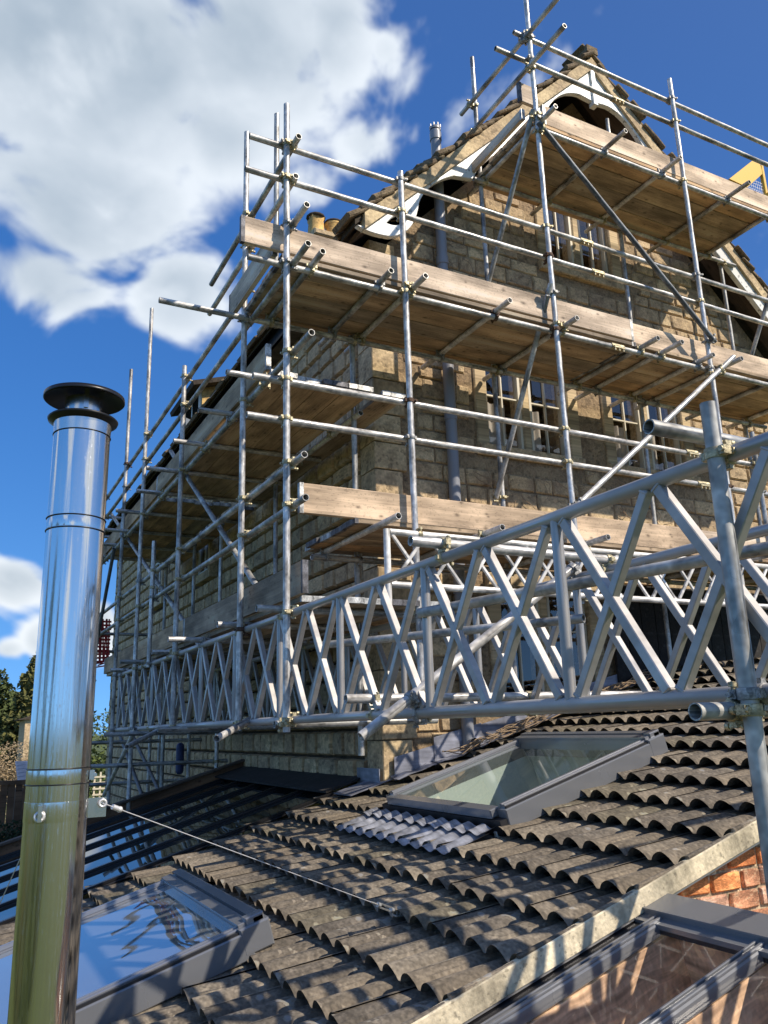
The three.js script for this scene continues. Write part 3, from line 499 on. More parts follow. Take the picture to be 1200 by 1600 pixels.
// couplers wherever two tubes pass close to each other
{
  const closest = (a, b) => { const u = a.__b.clone().sub(a.__a), v = b.__b.clone().sub(b.__a), w = a.__a.clone().sub(b.__a), A = u.dot(u), B = u.dot(v), C = v.dot(v), D = u.dot(w), E = v.dot(w), den = A * C - B * B; if (den < 1e-4 * A * C) return null; const s = (B * E - C * D) / den, t = (A * E - B * D) / den; if (s < 0 || s > 1 || t < 0 || t > 1) return null; const p = a.__a.clone().addScaledVector(u, s), q = b.__a.clone().addScaledVector(v, t); return { p, gap: q.sub(p), u: u.normalize(), v: v.normalize() }; };
  const rank = t => t.chord ? 9 : t.name === 'standard' ? 0 : t.name === 'ledger' ? 1 : t.name === 'guard_rail' ? 2 : t.name === 'tie_tube' ? 3 : 4;
  for (let i = 0; i < tubes.length; i++) for (let j = 0; j < tubes.length; j++) {
    const a = tubes[i], b = tubes[j]; if (i === j || a.chord || rank(a) > rank(b) || (rank(a) === rank(b) && i > j)) continue;
    const c = closest(a, b); if (!c) continue; const g = c.gap.length(); if (g < .03 || g > .1) continue;
    if (b.name === 'brace' && rank(a) > 0) continue;
    const Z = c.gap.normalize(), Y = c.u.clone().addScaledVector(Z, -c.u.dot(Z)).normalize(); if (rnd() < .5) Y.negate(); const X = Y.clone().cross(Z);
    const k = rnd(), m = mesh(couplerFor(g), M.coupler[k < .62 ? 0 : k < .95 ? 1 : 2]); m.applyMatrix4(new THREE.Matrix4().makeBasis(X, Y, Z).setPosition(c.p)); hang(a, 'coupler', m);
  }
}

// ================================================================= scaffold boards
const ord = ['innermost', 'second', 'third', 'fourth', 'fifth', 'sixth'];
function board(name, label, cat, grp, axis, c, L, flat, mats, W = .2185) {
  const t = thing(name, label, cat, [c.x, c.y, c.z], grp), T = .038;
  const dims = axis === 'x' ? (flat ? [L, T, W] : [L, W, T]) : (flat ? [W, T, L] : [T, W, L]);
  put(t, 'plank', boxUV(cbox(...dims, .004), rnd() * 4, rnd() * 3, axis), mats[Math.floor(rnd() * 6)], c.x, c.y, c.z);
  for (const s of [-1, 1]) { const e = [...dims].map(v => v + .003); e[axis === 'x' ? 0 : 2] = .03; const o = s * (L / 2 - .0145); put(t, 'end_band', boxUV(bx(...e)), rnd() < .7 ? M.band : M.bandDark, c.x + (axis === 'x' ? o : 0), c.y, c.z + (axis === 'z' ? o : 0)); }
  return t;
}
function gableDeck(which, y, xs) {
  [-5.187, -5.412, -5.637, -5.862, -6.045].forEach((z, i) => { for (let k = 0; k + 1 < xs.length; k++) { const j = i === 4 ? .05 : rr(-.04, .04); const a = xs[k] + (k ? j : i === 4 ? .05 : rr(0, .03)) + .002, b = xs[k + 1] + (k + 2 < xs.length ? j : 0) - .002;
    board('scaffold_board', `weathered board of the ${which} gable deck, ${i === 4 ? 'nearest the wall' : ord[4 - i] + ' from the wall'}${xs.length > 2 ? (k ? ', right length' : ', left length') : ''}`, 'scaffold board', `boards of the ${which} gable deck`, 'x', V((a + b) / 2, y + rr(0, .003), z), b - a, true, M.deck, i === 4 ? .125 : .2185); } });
}
gableDeck('middle', 3.431, [1.9, 5.45, 8.5]); gableDeck('top', 5.571, [4.42, 7.9]); gableDeck('lowest', 1.433, [2.46, 5.6, 8.5]);
const toe = (label, axis, c, L) => board('toe_board', label, 'toe board', 'toe boards on edge round the decks', axis, c, L, false, M.board);
toe('long pale toe board of the middle gable deck with its end overhanging the left corner', 'x', V(3.53, 3.575, -5.092), 3.87);
toe('warmer toe board at the right of the middle gable deck, set behind the longer one', 'x', V(7.1, 3.572, -5.132), 3.3);
toe('toe board along the front of the top gable deck below the peak', 'x', V(6.55, 5.70, -5.092), 3.9);
toe('toe board along the front of the lowest gable deck, above the white ladder beam', 'x', V(4.0, 1.56, -5.092), 3.9);
toe('short toe board right of the seam on the lowest gable deck', 'x', V(7.3, 1.555, -5.092), 2.66);
toe('end toe board closing the left end of the middle gable deck', 'z', V(1.88, 3.57, -5.68), 1.1);
board('toe_board', 'narrow end board closing the left end of the top gable deck', 'toe board', null, 'z', V(4.37, 5.63, -5.62), 1.05, false, M.board, .11);
board('board_upright', 'short board standing on end at the left corner of the top gable deck', 'board', null, 'x', V(4.47, 5.92, -5.14), .2, false, M.board);
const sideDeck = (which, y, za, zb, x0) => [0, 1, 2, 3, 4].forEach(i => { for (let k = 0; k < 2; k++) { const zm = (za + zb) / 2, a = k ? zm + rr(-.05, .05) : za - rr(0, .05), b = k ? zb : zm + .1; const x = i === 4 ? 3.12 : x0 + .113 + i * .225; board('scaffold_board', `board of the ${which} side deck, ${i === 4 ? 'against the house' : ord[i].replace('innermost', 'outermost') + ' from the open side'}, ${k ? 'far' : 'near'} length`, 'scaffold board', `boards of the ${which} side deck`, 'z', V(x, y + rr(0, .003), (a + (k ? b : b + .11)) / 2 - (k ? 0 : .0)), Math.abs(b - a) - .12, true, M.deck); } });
sideDeck('upper', 2.712, -5.55, -13.3, 2.01); sideDeck('lower', .836, -4.95, -12.6, 2.03);
for (const [w, x, y, z0, L] of [['upper', 2.005, 2.85, -5.6, 3.85], ['lower', 2.02, .972, -4.9, 3.1]]) {
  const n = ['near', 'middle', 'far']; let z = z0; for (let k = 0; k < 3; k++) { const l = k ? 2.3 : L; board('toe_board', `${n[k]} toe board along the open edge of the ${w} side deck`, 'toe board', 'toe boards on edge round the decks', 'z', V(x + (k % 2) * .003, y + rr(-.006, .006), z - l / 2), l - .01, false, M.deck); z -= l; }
}

// ================================================================= the low extension
const PITCH = Math.atan(.2773), RA = -1.357;
const RF = new THREE.Matrix4().makeRotationZ(PITCH).setPosition(0, RA, 0);
const onRoof = (s, n, z) => V(s, n, z).applyMatrix4(RF);
function putR(parent, name, geo, mat, s, n, z, rot) { const m = mesh(geo, mat); const L = new THREE.Matrix4().makeTranslation(s, n, z); if (rot) L.multiply(new THREE.Matrix4().makeRotationFromEuler(new THREE.Euler(...rot))); m.applyMatrix4(RF.clone().multiply(L)); return hang(parent, name, m); }
const CO = Math.cos(PITCH);
const ext = thing('tiled_extension', 'low extension with grey double roman tiles, a rendered verge and an orange brick end wall', 'building', [3, GROUND, -4.5]);
const tiled = group(ext, 'tiled_roof', 3, -.6, -4.5);
const rects = [[.12, 1.52, -5.56, -3.96], [2.93, 4.34, -5.46, -4.0]];          // roof windows: s0, s1, z0, z1
{
  // underlay with holes for the roof windows
  const sh = new THREE.Shape(), S1 = 7.2; sh.moveTo(-.1, 2.72); sh.lineTo(S1, 2.72); sh.lineTo(S1, 6.28); sh.lineTo(3.4, 6.28); sh.lineTo(3.4, 6.62); sh.lineTo(-.1, 6.62); sh.closePath();
  for (const [a, b, c, d] of rects) { const h = new THREE.Path(); h.moveTo(a + .04, -d + .04); h.lineTo(a + .04, -c - .04); h.lineTo(b - .04, -c - .04); h.lineTo(b - .04, -d + .04); h.closePath(); sh.holes.push(h); }
  putR(tiled, 'underlay', boxUV(new THREE.ExtrudeGeometry(sh, { depth: .03, bevelEnabled: false }).rotateX(-Math.PI / 2).scale(1, 1, 1)), M.felt, 0, -.125, 0);
}
const PER = .15, AMP = .046;
function tileGeo(rolls, s0, s1, full, seed) {            // s from the nose (0) up the slope; a whole tile is .39 long
  const n = rolls * 16, P = [], I = [], U = [], r = rngOf(seed);
  const prof = w => { let t = Math.abs(((w + PER / 2) % PER + PER) % PER - PER / 2) / .062; const e = Math.sqrt(Math.max(0, 1 - t * t)), c = .5 + .5 * Math.cos(2 * Math.PI * w / PER); return AMP * (.62 * e + .38 * c); };
  const top = (s, w) => { const k = s / .39; return prof(w) * (1 - .64 * k) + .043 * (1 - k) + (w > rolls * PER - .045 ? -.003 : 0) + (noise3(w * 30 + seed * 3, s * 9, seed) - .5) * .0022; };
  const cols = []; for (let i = 0; i <= n; i++) { const w = i / n * rolls * PER; cols.push(w); } if (rolls > 1) { cols.push(rolls * PER - .0451, rolls * PER - .0449, rolls * PER + .007); cols.sort((a, b) => a - b); }
  const rows = [s0, (s0 + s1) / 2, s1], nc = cols.length;
  const v = (s, h, w) => { P.push(s, h, -w); U.push(s, w); return P.length / 3 - 1; };
  const T = []; for (const s of rows) T.push(cols.map(w => v(s, top(s, w), w)));
  for (let a = 0; a < 2; a++) for (let i = 0; i + 1 < nc; i++) I.push(T[a][i], T[a + 1][i], T[a][i + 1], T[a + 1][i], T[a + 1][i + 1], T[a][i + 1]);
  // nose: a face with the thickness of the tile, then the underside
  const f0 = cols.map(w => v(s0, top(s0, w), w)), f1 = cols.map(w => v(s0 + .024, top(s0, w) - .013, w)), u0 = cols.map(w => v(s0 + .024, top(s0, w) - .013, w)), u1 = cols.map(w => v(s0 + .16, top(s0 + .16, w) - .009, w));
  for (let i = 0; i + 1 < nc; i++) { I.push(f0[i], f0[i + 1], f1[i], f0[i + 1], f1[i + 1], f1[i]); I.push(u0[i], u0[i + 1], u1[i], u0[i + 1], u1[i + 1], u1[i]); }
  const g = new THREE.BufferGeometry(); g.setAttribute('position', new THREE.Float32BufferAttribute(P, 3)); g.setAttribute('uv', new THREE.Float32BufferAttribute(U, 2)); g.setIndex(I); g.computeVertexNormals(); return g;
}
const wholeTiles = [1, 2, 3, 4].map(i => tileGeo(2, 0, .39, true, i)), halfTiles = [5, 6].map(i => tileGeo(1, 0, .39, true, i));
{
  const G = .3115, sBase = 2.926 - 9 * G, Z0 = -2.672; let n = 0;
  for (let c = 0; c < 23; c++) {
    const sN = sBase + c * G, off = (c % 2) * .004, zEnd = (sN + .2) * CO > 3.25 ? -6.24 : -6.62;
    for (let z = Z0 + off; z > zEnd + .05;) {
      const two = z - .3 > zEnd - .02; let rolls = two ? 2 : 1; const zb = () => z - rolls * PER;
      let s0 = 0, s1 = .39, skip = false;
      const hit = rects.find(([a, b, cc, d]) => z > cc + .02 && zb() < d - .02 && sN < b - .02 && sN + .31 > a + .02);
      if (hit) { const [a, b, cc, d] = hit;
        if (z > d + .02) { rolls = z - d > .2 ? 2 : 1; if (rolls === 1 && z - PER < d - .05) { } }
        else if (zb() < cc - .02 && z - PER < cc + .03) { z -= PER; continue; }
        else if (sN < a - .03) s1 = Math.min(.39, a - sN + .02); else if (sN + .31 > b + .03) s0 = Math.max(0, b - sN - .01); else skip = true; }
      if (!skip) {
        const g = s0 === 0 && s1 === .39 ? (rolls === 2 ? wholeTiles[Math.floor(rnd() * 4)] : halfTiles[Math.floor(rnd() * 2)]) : tileGeo(rolls, s0, s1, false, 9);
        putR(tiled, 'roof_tile', g, M.tile[Math.floor(rnd() * 7)], sN + rr(-.004, .004), -.08 + rr(-.002, .002), z, [rr(-.006, .006), rr(-.009, .009), rr(-.004, .004)]); n++;
      }
      z -= rolls * PER;
    }
    // verge: mortar bedding under each nose
    putR(tiled, 'verge_mortar', boxUV(cbox(.29, .02, .022, .005), c, 0), M.tile[c % 5], sN + .15, -.012, -2.676, [0, 0, -.05]);
  }
}
putR(ext, 'bargeboard', boxUV(cbox(7.1, .086, .035, .004)), M.render, 3.5, -.053, -2.675);
putR(ext, 'verge_trim', boxUV(bx(7.1, .008, .04)), M.frameLight, 3.5, -.1005, -2.684);
{
  // brick end wall below the verge
  const wall = group(ext, 'brick_wall', 3.2, GROUND, -2.78);
  const sh = new THREE.Shape(); const yl = x => RA + .2773 * x - .1; sh.moveTo(.1, GROUND); sh.lineTo(7, GROUND); sh.lineTo(7, yl(7)); sh.lineTo(.1, yl(.1)); sh.closePath();
  put(wall, 'mortar', boxUV(new THREE.ExtrudeGeometry(sh, { depth: .2, bevelEnabled: false })), M.brickMortar, 0, 0, -2.985);
  const geos = [1, 2, 3, 4].map(i => stoneGeo(80 + i, .035, .1));
  for (let r = 0; r < 16; r++) { const y = -1.50 + r * .087; let x = 1.6 + (r % 2) * .085 + rr(-.01, .01); let k = r; while (x < 5.2) { const w = (k++ % 3 === 0) ? .125 : .2; if (y + .04 < yl(x) + .02 && y > yl(x) - .5) { const m = mesh(geos[Math.floor(rnd() * 4)], M.brick[Math.floor(rnd() * 5)]); m.position.set(x + w / 2, y + rr(-.003, .003), -2.782); m.scale.set(w - .011, .073, .026); m.rotation.z = rr(-.012, .012); hang(wall, 'brick', m); } x += w; } }
  put(ext, 'rear_wall', boxUV(bx(3.1, 2.1, .2)), M.brickMortar, 1.7, GROUND + 1.05, -6.55);
  put(ext, 'eaves_wall', boxUV(bx(.2, 2.1, 3.6)), M.brickMortar, .15, GROUND + 1.05, -4.7);
  // lead dressed up the house wall
  const fl = group(ext, 'lead_flashing', 4, -.2, -6.25); const lap = [3.36, 3.75, 4.2, 4.78, 5.4, 6.0, 6.6];
  for (let i = 0; i + 1 < lap.length; i++) { const a = lap[i], b = lap[i + 1], x = (a + b) / 2, up = i === 1 ? .2 : .16; const f = new THREE.Shape(), y0 = q => RA + .2773 * q - .02; f.moveTo(a, y0(a)); f.lineTo(b + .05, y0(b + .05)); f.lineTo(b + .05, y0(b + .05) + up); f.lineTo(a, y0(a) + up + .03); f.closePath();
    put(fl, 'lead_sheet', boxUV(new THREE.ExtrudeGeometry(f, { depth: .006, bevelEnabled: false })), M.lead, 0, 0, HZ + .058 + (i % 2) * .007);
    const ap = new THREE.PlaneGeometry((b - a) / CO + .05, .17, 8, 4), p = ap.attributes.position; for (let k = 0; k < p.count; k++) p.setZ(k, (noise3(p.getX(k) * 9 + i * 3, p.getY(k) * 14, 2) - .5) * .03); ap.rotateX(-Math.PI / 2); ap.computeVertexNormals(); putR(fl, 'lead_apron', ap, M.lead, x / CO, .012, -6.2, [.12, 0, 0]); }
  putR(fl, 'lead_apron', boxUV(bx(.5, .008, .34)), M.lead, 3.32, .0, -6.42, [0, .0, 0]); put(fl, 'lead_sheet', boxUV(bx(.008, .13, .42)), M.lead, 3.245, -.41, -6.5);
}
// roof windows
function roofWindow(label, [s0, s1, z0, z1], pane, flash) {
  const w = thing('roof_window', label, 'roof window', onRoof((s0 + s1) / 2, 0, (z0 + z1) / 2).toArray()), S = s1 - s0, W = z1 - z0, sc = (s0 + s1) / 2, zc = (z0 + z1) / 2;
  for (const [e, z] of [[1, z1 - .045], [-1, z0 + .045]]) {
    putR(w, 'side_casing', boxUV(cbox(S - .16, .12, .088, .006)), M.frameGrey, sc - .02, .02, z);
    putR(w, 'side_rail', boxUV(merge([cbox(S - .2, .022, .05, .004).translate(0, .09, -e * .012), cbox(S - .2, .01, .02, .002).translate(0, .1, -e * .02)])), M.frameLight, sc - .02, 0, z);
    putR(w, 'gasket', bx(S - .2, .012, .014), M.gasket, sc - .02, .086, z + e * .024);
  }
  const top = putR(w, 'top_casing', boxUV(merge([cbox(.15, .125, W, .008).translate(0, 0, 0), cbox(.055, .03, W - .04, .004).translate(.03, .07, 0), cbox(.06, .02, W - .06, .003).translate(-.04, .068, 0)])), M.frameGrey, s1 - .075, .04, zc);
  putR(w, 'hinge_cover', boxUV(cbox(.09, .035, .06, .004)), M.frameLight, s1 - .06, .115, z1 - .05);
  putR(w, 'bottom_rail', boxUV(cbox(.07, .05, W - .18, .006)), M.frameGrey, s0 + .05, .062, zc); putR(w, 'gasket', bx(.08, .085, W - .02), M.gasket, s0 + .05, -.01, zc);
  putR(w, 'pane', new THREE.PlaneGeometry(S - .22, W - .18).rotateX(-Math.PI / 2), pane, sc - .03, .074, zc);
  const sh = group(w, 'light_shaft', ...onRoof(sc, -.4, zc).toArray()); const D = .75;
  for (const e of [-1, 1]) { putR(sh, 'shaft_wall', boxUV(bx(S, D, .02)), M.plaster, sc, -D / 2 - .03, zc + e * (W / 2 - .08)); putR(sh, 'shaft_wall', boxUV(bx(.02, D, W - .2)), M.plaster, sc + e * (S / 2 - .08), -D / 2 - .03, zc); }
  putR(sh, 'room_below', boxUV(merge([bx(3, .02, 3, 0, -1, 0), bx(.02, 1.0, 3, 1.5, -.5, 0), bx(.02, 1, 3, -1.5, -.5, 0), bx(3, 1, .02, 0, -.5, 1.5), bx(3, 1, .02, 0, -.5, -1.5)])), M.timberBrown, sc, -D - .03, zc);
  return w;
}
roofWindow('lower left roof window mirroring blue sky and scaffold in its wavy glass', rects[0], M.wavyPane);
const rw2 = roofWindow('upper roof window of clear greenish glass beside the gable wall, above a pale ribbed flashing', rects[1], M.skyPane);
{ // ribbed flashing dressed over the tiles under the upper roof window
  const g = new THREE.PlaneGeometry(.3, 1.5, 6, 120).rotateX(-Math.PI / 2), p = g.attributes.position; for (let i = 0; i < p.count; i++) { const z = p.getZ(i), q = .5 + .5 * Math.cos(2 * Math.PI * (z - .62) / PER); p.setY(i, .022 * q + (noise3(z * 14, p.getX(i) * 6, 3) - .5) * .004); } g.computeVertexNormals();
  putR(rw2, 'flashing_apron', g, M.leadPale, 2.72, -.022, -4.77);
  const g2 = g.clone().scale(.36, 1.05, 1); putR(rw2, 'flashing_upstand', g2, M.leadPale, 2.86, -.005, -4.77);
}
{ // glazed roof at the lower right: pair of panes over a plywood lined well
  const w = thing('glazed_rooflight', 'large grey framed rooflight over a plywood lined well below the brick wall', 'rooflight', [2.2, -1, -2.1]), n = -.128;
  const zs = [-2.575, -2.115, -1.5], sT = 2.6, sB = 1.2;
  putR(w, 'top_casing', boxUV(merge([cbox(.15, .06, 1.35, .008).translate(0, 0, 0), cbox(.05, .02, 1.34, .004).translate(-.1, .0, 0), cbox(.012, .01, 1.33, .002).translate(-.07, .03, 0)])), M.frameGrey, sT + .085, n + .02, -2.0);
  zs.forEach((z, i) => { putR(w, 'glazing_bar', boxUV(merge([cbox(sT - sB, .05, .055, .006), cbox(sT - sB, .012, .016, .003).translate(0, .03, .014), cbox(sT - sB, .012, .01, .002).translate(0, .03, -.012)])), M.frameGrey, (sT + sB) / 2, n + .004, z); putR(w, 'gasket', bx(sT - sB, .02, .012), M.gasket, (sT + sB) / 2, n + .012, z - .036); });
  putR(w, 'side_flashing', boxUV(bx(sT - sB + .2, .01, .085)), M.gasket, (sT + sB) / 2 + .1, n + .012, -2.646);
  for (let i = 0; i < 2; i++) putR(w, 'pane', new THREE.PlaneGeometry(sT - sB, zs[i + 1] - zs[i] - .055).rotateX(-Math.PI / 2), M.clearPane, (sT + sB) / 2, n + .012, (zs[i] + zs[i + 1]) / 2);
  putR(w, 'top_gasket', bx(.03, .03, 1.2), M.gasket, sT - .02, n + .004, -2.05);
  const D = .34, well = group(w, 'well', ...onRoof(1.9, -.5, -2).toArray());
  putR(well, 'ply_lining', boxUV(bx(1.46, D, .02), .2, .1), M.ply, 1.93, n - D / 2 - .03, -2.565); putR(well, 'ply_lining', boxUV(bx(1.46, .2, .02), .2, .1), M.ply, 1.93, n - .13, -2.11); putR(well, 'ply_lining', boxUV(bx(1.46, D, .02), .2, .1), M.ply, 1.93, n - D / 2 - .03, -1.48);
  putR(well, 'ply_lining', boxUV(bx(.02, D, 1.1)), M.ply, 2.66, n - D / 2 - .03, -2.02); putR(well, 'ply_lining', boxUV(bx(.02, D, 1.1)), M.ply, 1.2, n - D / 2 - .03, -2.02);
  putR(well, 'well_floor', boxUV(bx(1.7, .02, 1.3)), M.brickMortar, 1.93, n - D - .06, -2.02);
  putR(well, 'joist', boxUV(bx(1.45, .07, .07)), M.ply, 1.93, n - D - .0, -2.36);
  const bits = [['plasterboard_offcut', 'pale plasterboard strip lying along the bottom of the plywood well', 'offcut', bx(.62, .02, .09), M.plaster, 1.8, -.3, -2.42, [0, .05, .1]], ['plasterboard_offcut', 'pale plasterboard piece tilted in the middle of the plywood well', 'offcut', bx(.26, .02, .12), M.plaster, 2.18, -.27, -2.3, [.2, .5, .2]],
    ['timber_offcut', 'square plywood offcut propped in the lower corner of the well', 'offcut', bx(.26, .02, .2), M.ply, 1.62, -.24, -2.32, [.2, .3, -.3]], ['timber_offcut', 'small golden timber block beside the white rods', 'offcut', bx(.07, .05, .06), M.clay, 2.22, -.22, -2.34, [.3, .6, 0]]];
  for (const [nm, lb, ct, g, m, s, nn, z, rot] of bits) tag(putR(null, numbered(nm), boxUV(g), m, s, n + nn, z, rot), lb, ct);
  [['long white rod leaning diagonally in the plywood well', .34, 2.12, -2.24, .5], ['short white rod beside the longer leaning rod', .17, 2.03, -2.3, .9], ['short white rod lying low in the plywood well', .13, 1.86, -2.28, -.6], ['small white rod end near the top of the plywood well', .08, 2.42, -2.24, 1.2], ['thin white rod near the right glazing bar of the well', .13, 2.36, -2.2, -.3]].forEach(([lb, L, s, z, a]) => tag(putR(null, numbered('white_rod'), new THREE.CylinderGeometry(.009, .009, L, 10).rotateZ(Math.PI / 2), M.white, s, n - .22, z, [0, a, .25]), lb, 'rod'));  // thin white cylinders standing in for white lines at the glass
}
// dark patent glazing behind the tiles, below the side of the house
{
  const g = thing('patent_glazing', 'dark lean-to glass roof with black glazing bars along the side of the house', 'glass roof', [1.8, GROUND, -8.2]);
  const zs = [-6.66, -7.28, -7.9, -8.52, -9.14, -9.76];
  zs.forEach((z, i) => { putR(g, 'glazing_bar', boxUV(cbox(2.9, .024, .045, .004)), M.black, 1.65, -.009, z); putR(g, 'bar_cap', boxUV(cbox(2.9, .012, .075, .003)), M.gasket, 1.65, -.026, z); });
  for (let i = 0; i + 1 < zs.length; i++) putR(g, 'pane', boxUV(bx(2.9, .008, .57)), M.darkGlass, 1.65, -.028, (zs[i] + zs[i + 1]) / 2);
  putR(g, 'felt_strip', boxUV(bx(.42, .02, 3.5)), M.felt, 3.24, .02, -8.4);
  putR(g, 'verge_board', boxUV(cbox(3.3, .2, .05, .006)), M.timberBrown, 1.9, -.02, -9.95); putR(g, 'verge_cap', boxUV(cbox(3.3, .03, .12, .006)), M.timberDark, 1.9, .095, -9.93);
  put(g, 'end_wall', boxUV(bx(3, 2.0, .15)), M.brickMortar, 1.7, GROUND + 1, -9.9); put(g, 'eaves_beam', boxUV(bx(.1, .2, 3.4)), M.timberDark, .2, -1.42, -8.2);
}

// ================================================================= the flue and its guy wires
{
  const fx = .352, fz = -3.0, f = thing('flue_pipe', 'polished stainless steel flue pipe with a black conical cowl at the left', 'flue', [fx, -1.3, fz]);
  const seg = (y0, y1, r = .098) => { const g = new THREE.CylinderGeometry(r, r, y1 - y0, 64, 1, true); put(f, 'pipe_section', g, M.flue, fx, (y0 + y1) / 2, fz); };
  seg(-1.6, -.145); seg(-.145, .745); seg(.745, 1.09);
  const ring = (y, h, r = .1015) => put(f, 'locking_band', new THREE.LatheGeometry([[r - .002, -h / 2], [r, -h / 2 + .0005], [r, h / 2 - .0005], [r - .002, h / 2]].map(p => new THREE.Vector2(...p)), 64).toNonIndexed(), M.flue, fx, y, fz);
  ring(.722, .036, .0992); ring(-.128, .044, .0996); ring(-.235, .062, .0992);
  for (const y of [.745, .70, -.103, -.152]) put(f, 'seam', new THREE.TorusGeometry(.1, .0022, 6, 64).rotateX(Math.PI / 2), M.black, fx, y, fz);
  put(f, 'band_clip', merge([bx(.016, .03, .03), new THREE.CylinderGeometry(.006, .006, .036, 8).rotateX(1.57).translate(.01, 0, 0)]), M.flueBand, fx + .098, -.128, fz + .035);
  put(f, 'collar', new THREE.LatheGeometry([[.098, 0], [.1, .03], [.101, .05]].map(p => new THREE.Vector2(...p)), 64), M.flueBand, fx, 1.06, fz); put(f, 'seam', new THREE.TorusGeometry(.0995, .002, 6, 64).rotateX(Math.PI / 2), M.black, fx, 1.062, fz);
  put(f, 'skirt', new THREE.LatheGeometry([[.098, 0], [.121, .012], [.124, .02], [.12, .024], [.07, .03], [.06, .03]].map(p => new THREE.Vector2(...p)), 64), M.black, fx, 1.105, fz);
  put(f, 'inner_pipe', new THREE.CylinderGeometry(.064, .064, .10, 40, 1, true), M.flueBand, fx, 1.155, fz);
  const cowl = put(f, 'cowl', new THREE.LatheGeometry([[.0, .012], [.06, .004], [.134, -.020], [.140, -.027], [.144, -.023], [.143, -.010], [.06, .014], [0, .024]].map(p => new THREE.Vector2(...p)), 64), M.black, fx, 1.228, fz);
  for (let i = 0; i < 3; i++) { const a = i * 2.094 + .5; put(f, 'cowl_strap', bx(.016, .09, .004).rotateY(a + 1.57), M.flueBand, fx + Math.cos(a) * .068, 1.2, fz - Math.sin(a) * .068); }
  put(f, 'guy_bracket', bx(.06, .062, .004), M.flueBand, fx + .127, -.235, fz); put(f, 'guy_bracket', bx(.012, .05, .03), M.flueBand, fx - .06, -.235, fz + .088);
  const wire = (label, A, B) => { const t = thing('guy_wire', label, 'guy wire', B.toArray()); const d = B.clone().sub(A), L = d.length(), m = mesh(new THREE.CylinderGeometry(.0017, .0017, L, 8), M.wire); m.position.copy(A).addScaledVector(d, .5); m.quaternion.setFromUnitVectors(UP, d.normalize()); hang(t, 'wire', m); return [t, d]; };
  const A1 = V(.495, -.222, -2.985), B1 = V(1.80, -.775, -3.545); const [t1, d1] = wire('thin steel guy wire running from the flue down across the tiles to an adjuster', A1, B1);
  const knot = mesh(new THREE.TorusGeometry(.011, .004, 6, 12), M.wire); knot.position.copy(A1); hang(t1, 'loop', knot); const k2 = mesh(merge([new THREE.CylinderGeometry(.009, .009, .03, 10), new THREE.SphereGeometry(.011, 8, 6).translate(0, .016, 0)]), M.wire); k2.position.copy(A1).addScaledVector(d1, .055); k2.quaternion.setFromUnitVectors(UP, d1); hang(t1, 'wire_clamp', k2);
  const adj = mesh(merge([bx(.006, .1, .004, .008, 0, 0), bx(.006, .1, .004, -.008, 0, 0), new THREE.CylinderGeometry(.011, .011, .016, 10).translate(0, .05, 0), new THREE.CylinderGeometry(.011, .011, .016, 10).translate(0, -.05, 0), new THREE.CylinderGeometry(.004, .004, .05, 8).translate(0, .085, 0), new THREE.CylinderGeometry(.004, .004, .04, 8).translate(0, -.075, 0), new THREE.TorusGeometry(.012, .004, 6, 12).translate(0, -.105, 0)]), M.band); adj.position.copy(B1).addScaledVector(d1, .06); adj.quaternion.setFromUnitVectors(UP, d1.clone().negate()); hang(t1, 'adjuster', adj);
  const an = mesh(merge([bx(.05, .006, .035), bx(.006, .035, .03, .0, .02, 0)]), M.band); an.position.copy(B1).addScaledVector(d1, .17); an.position.y -= .01; hang(t1, 'anchor_plate', an);
  const A2 = V(.292, -.245, -2.91), B2 = V(.03, -1.28, -3.95); const [t2] = wire('thin steel guy wire dropping from the flue to the lower left', A2, B2); const c2 = mesh(new THREE.TorusGeometry(.013, .0045, 6, 12), M.wire); c2.position.copy(A2); hang(t2, 'loop', c2);
}

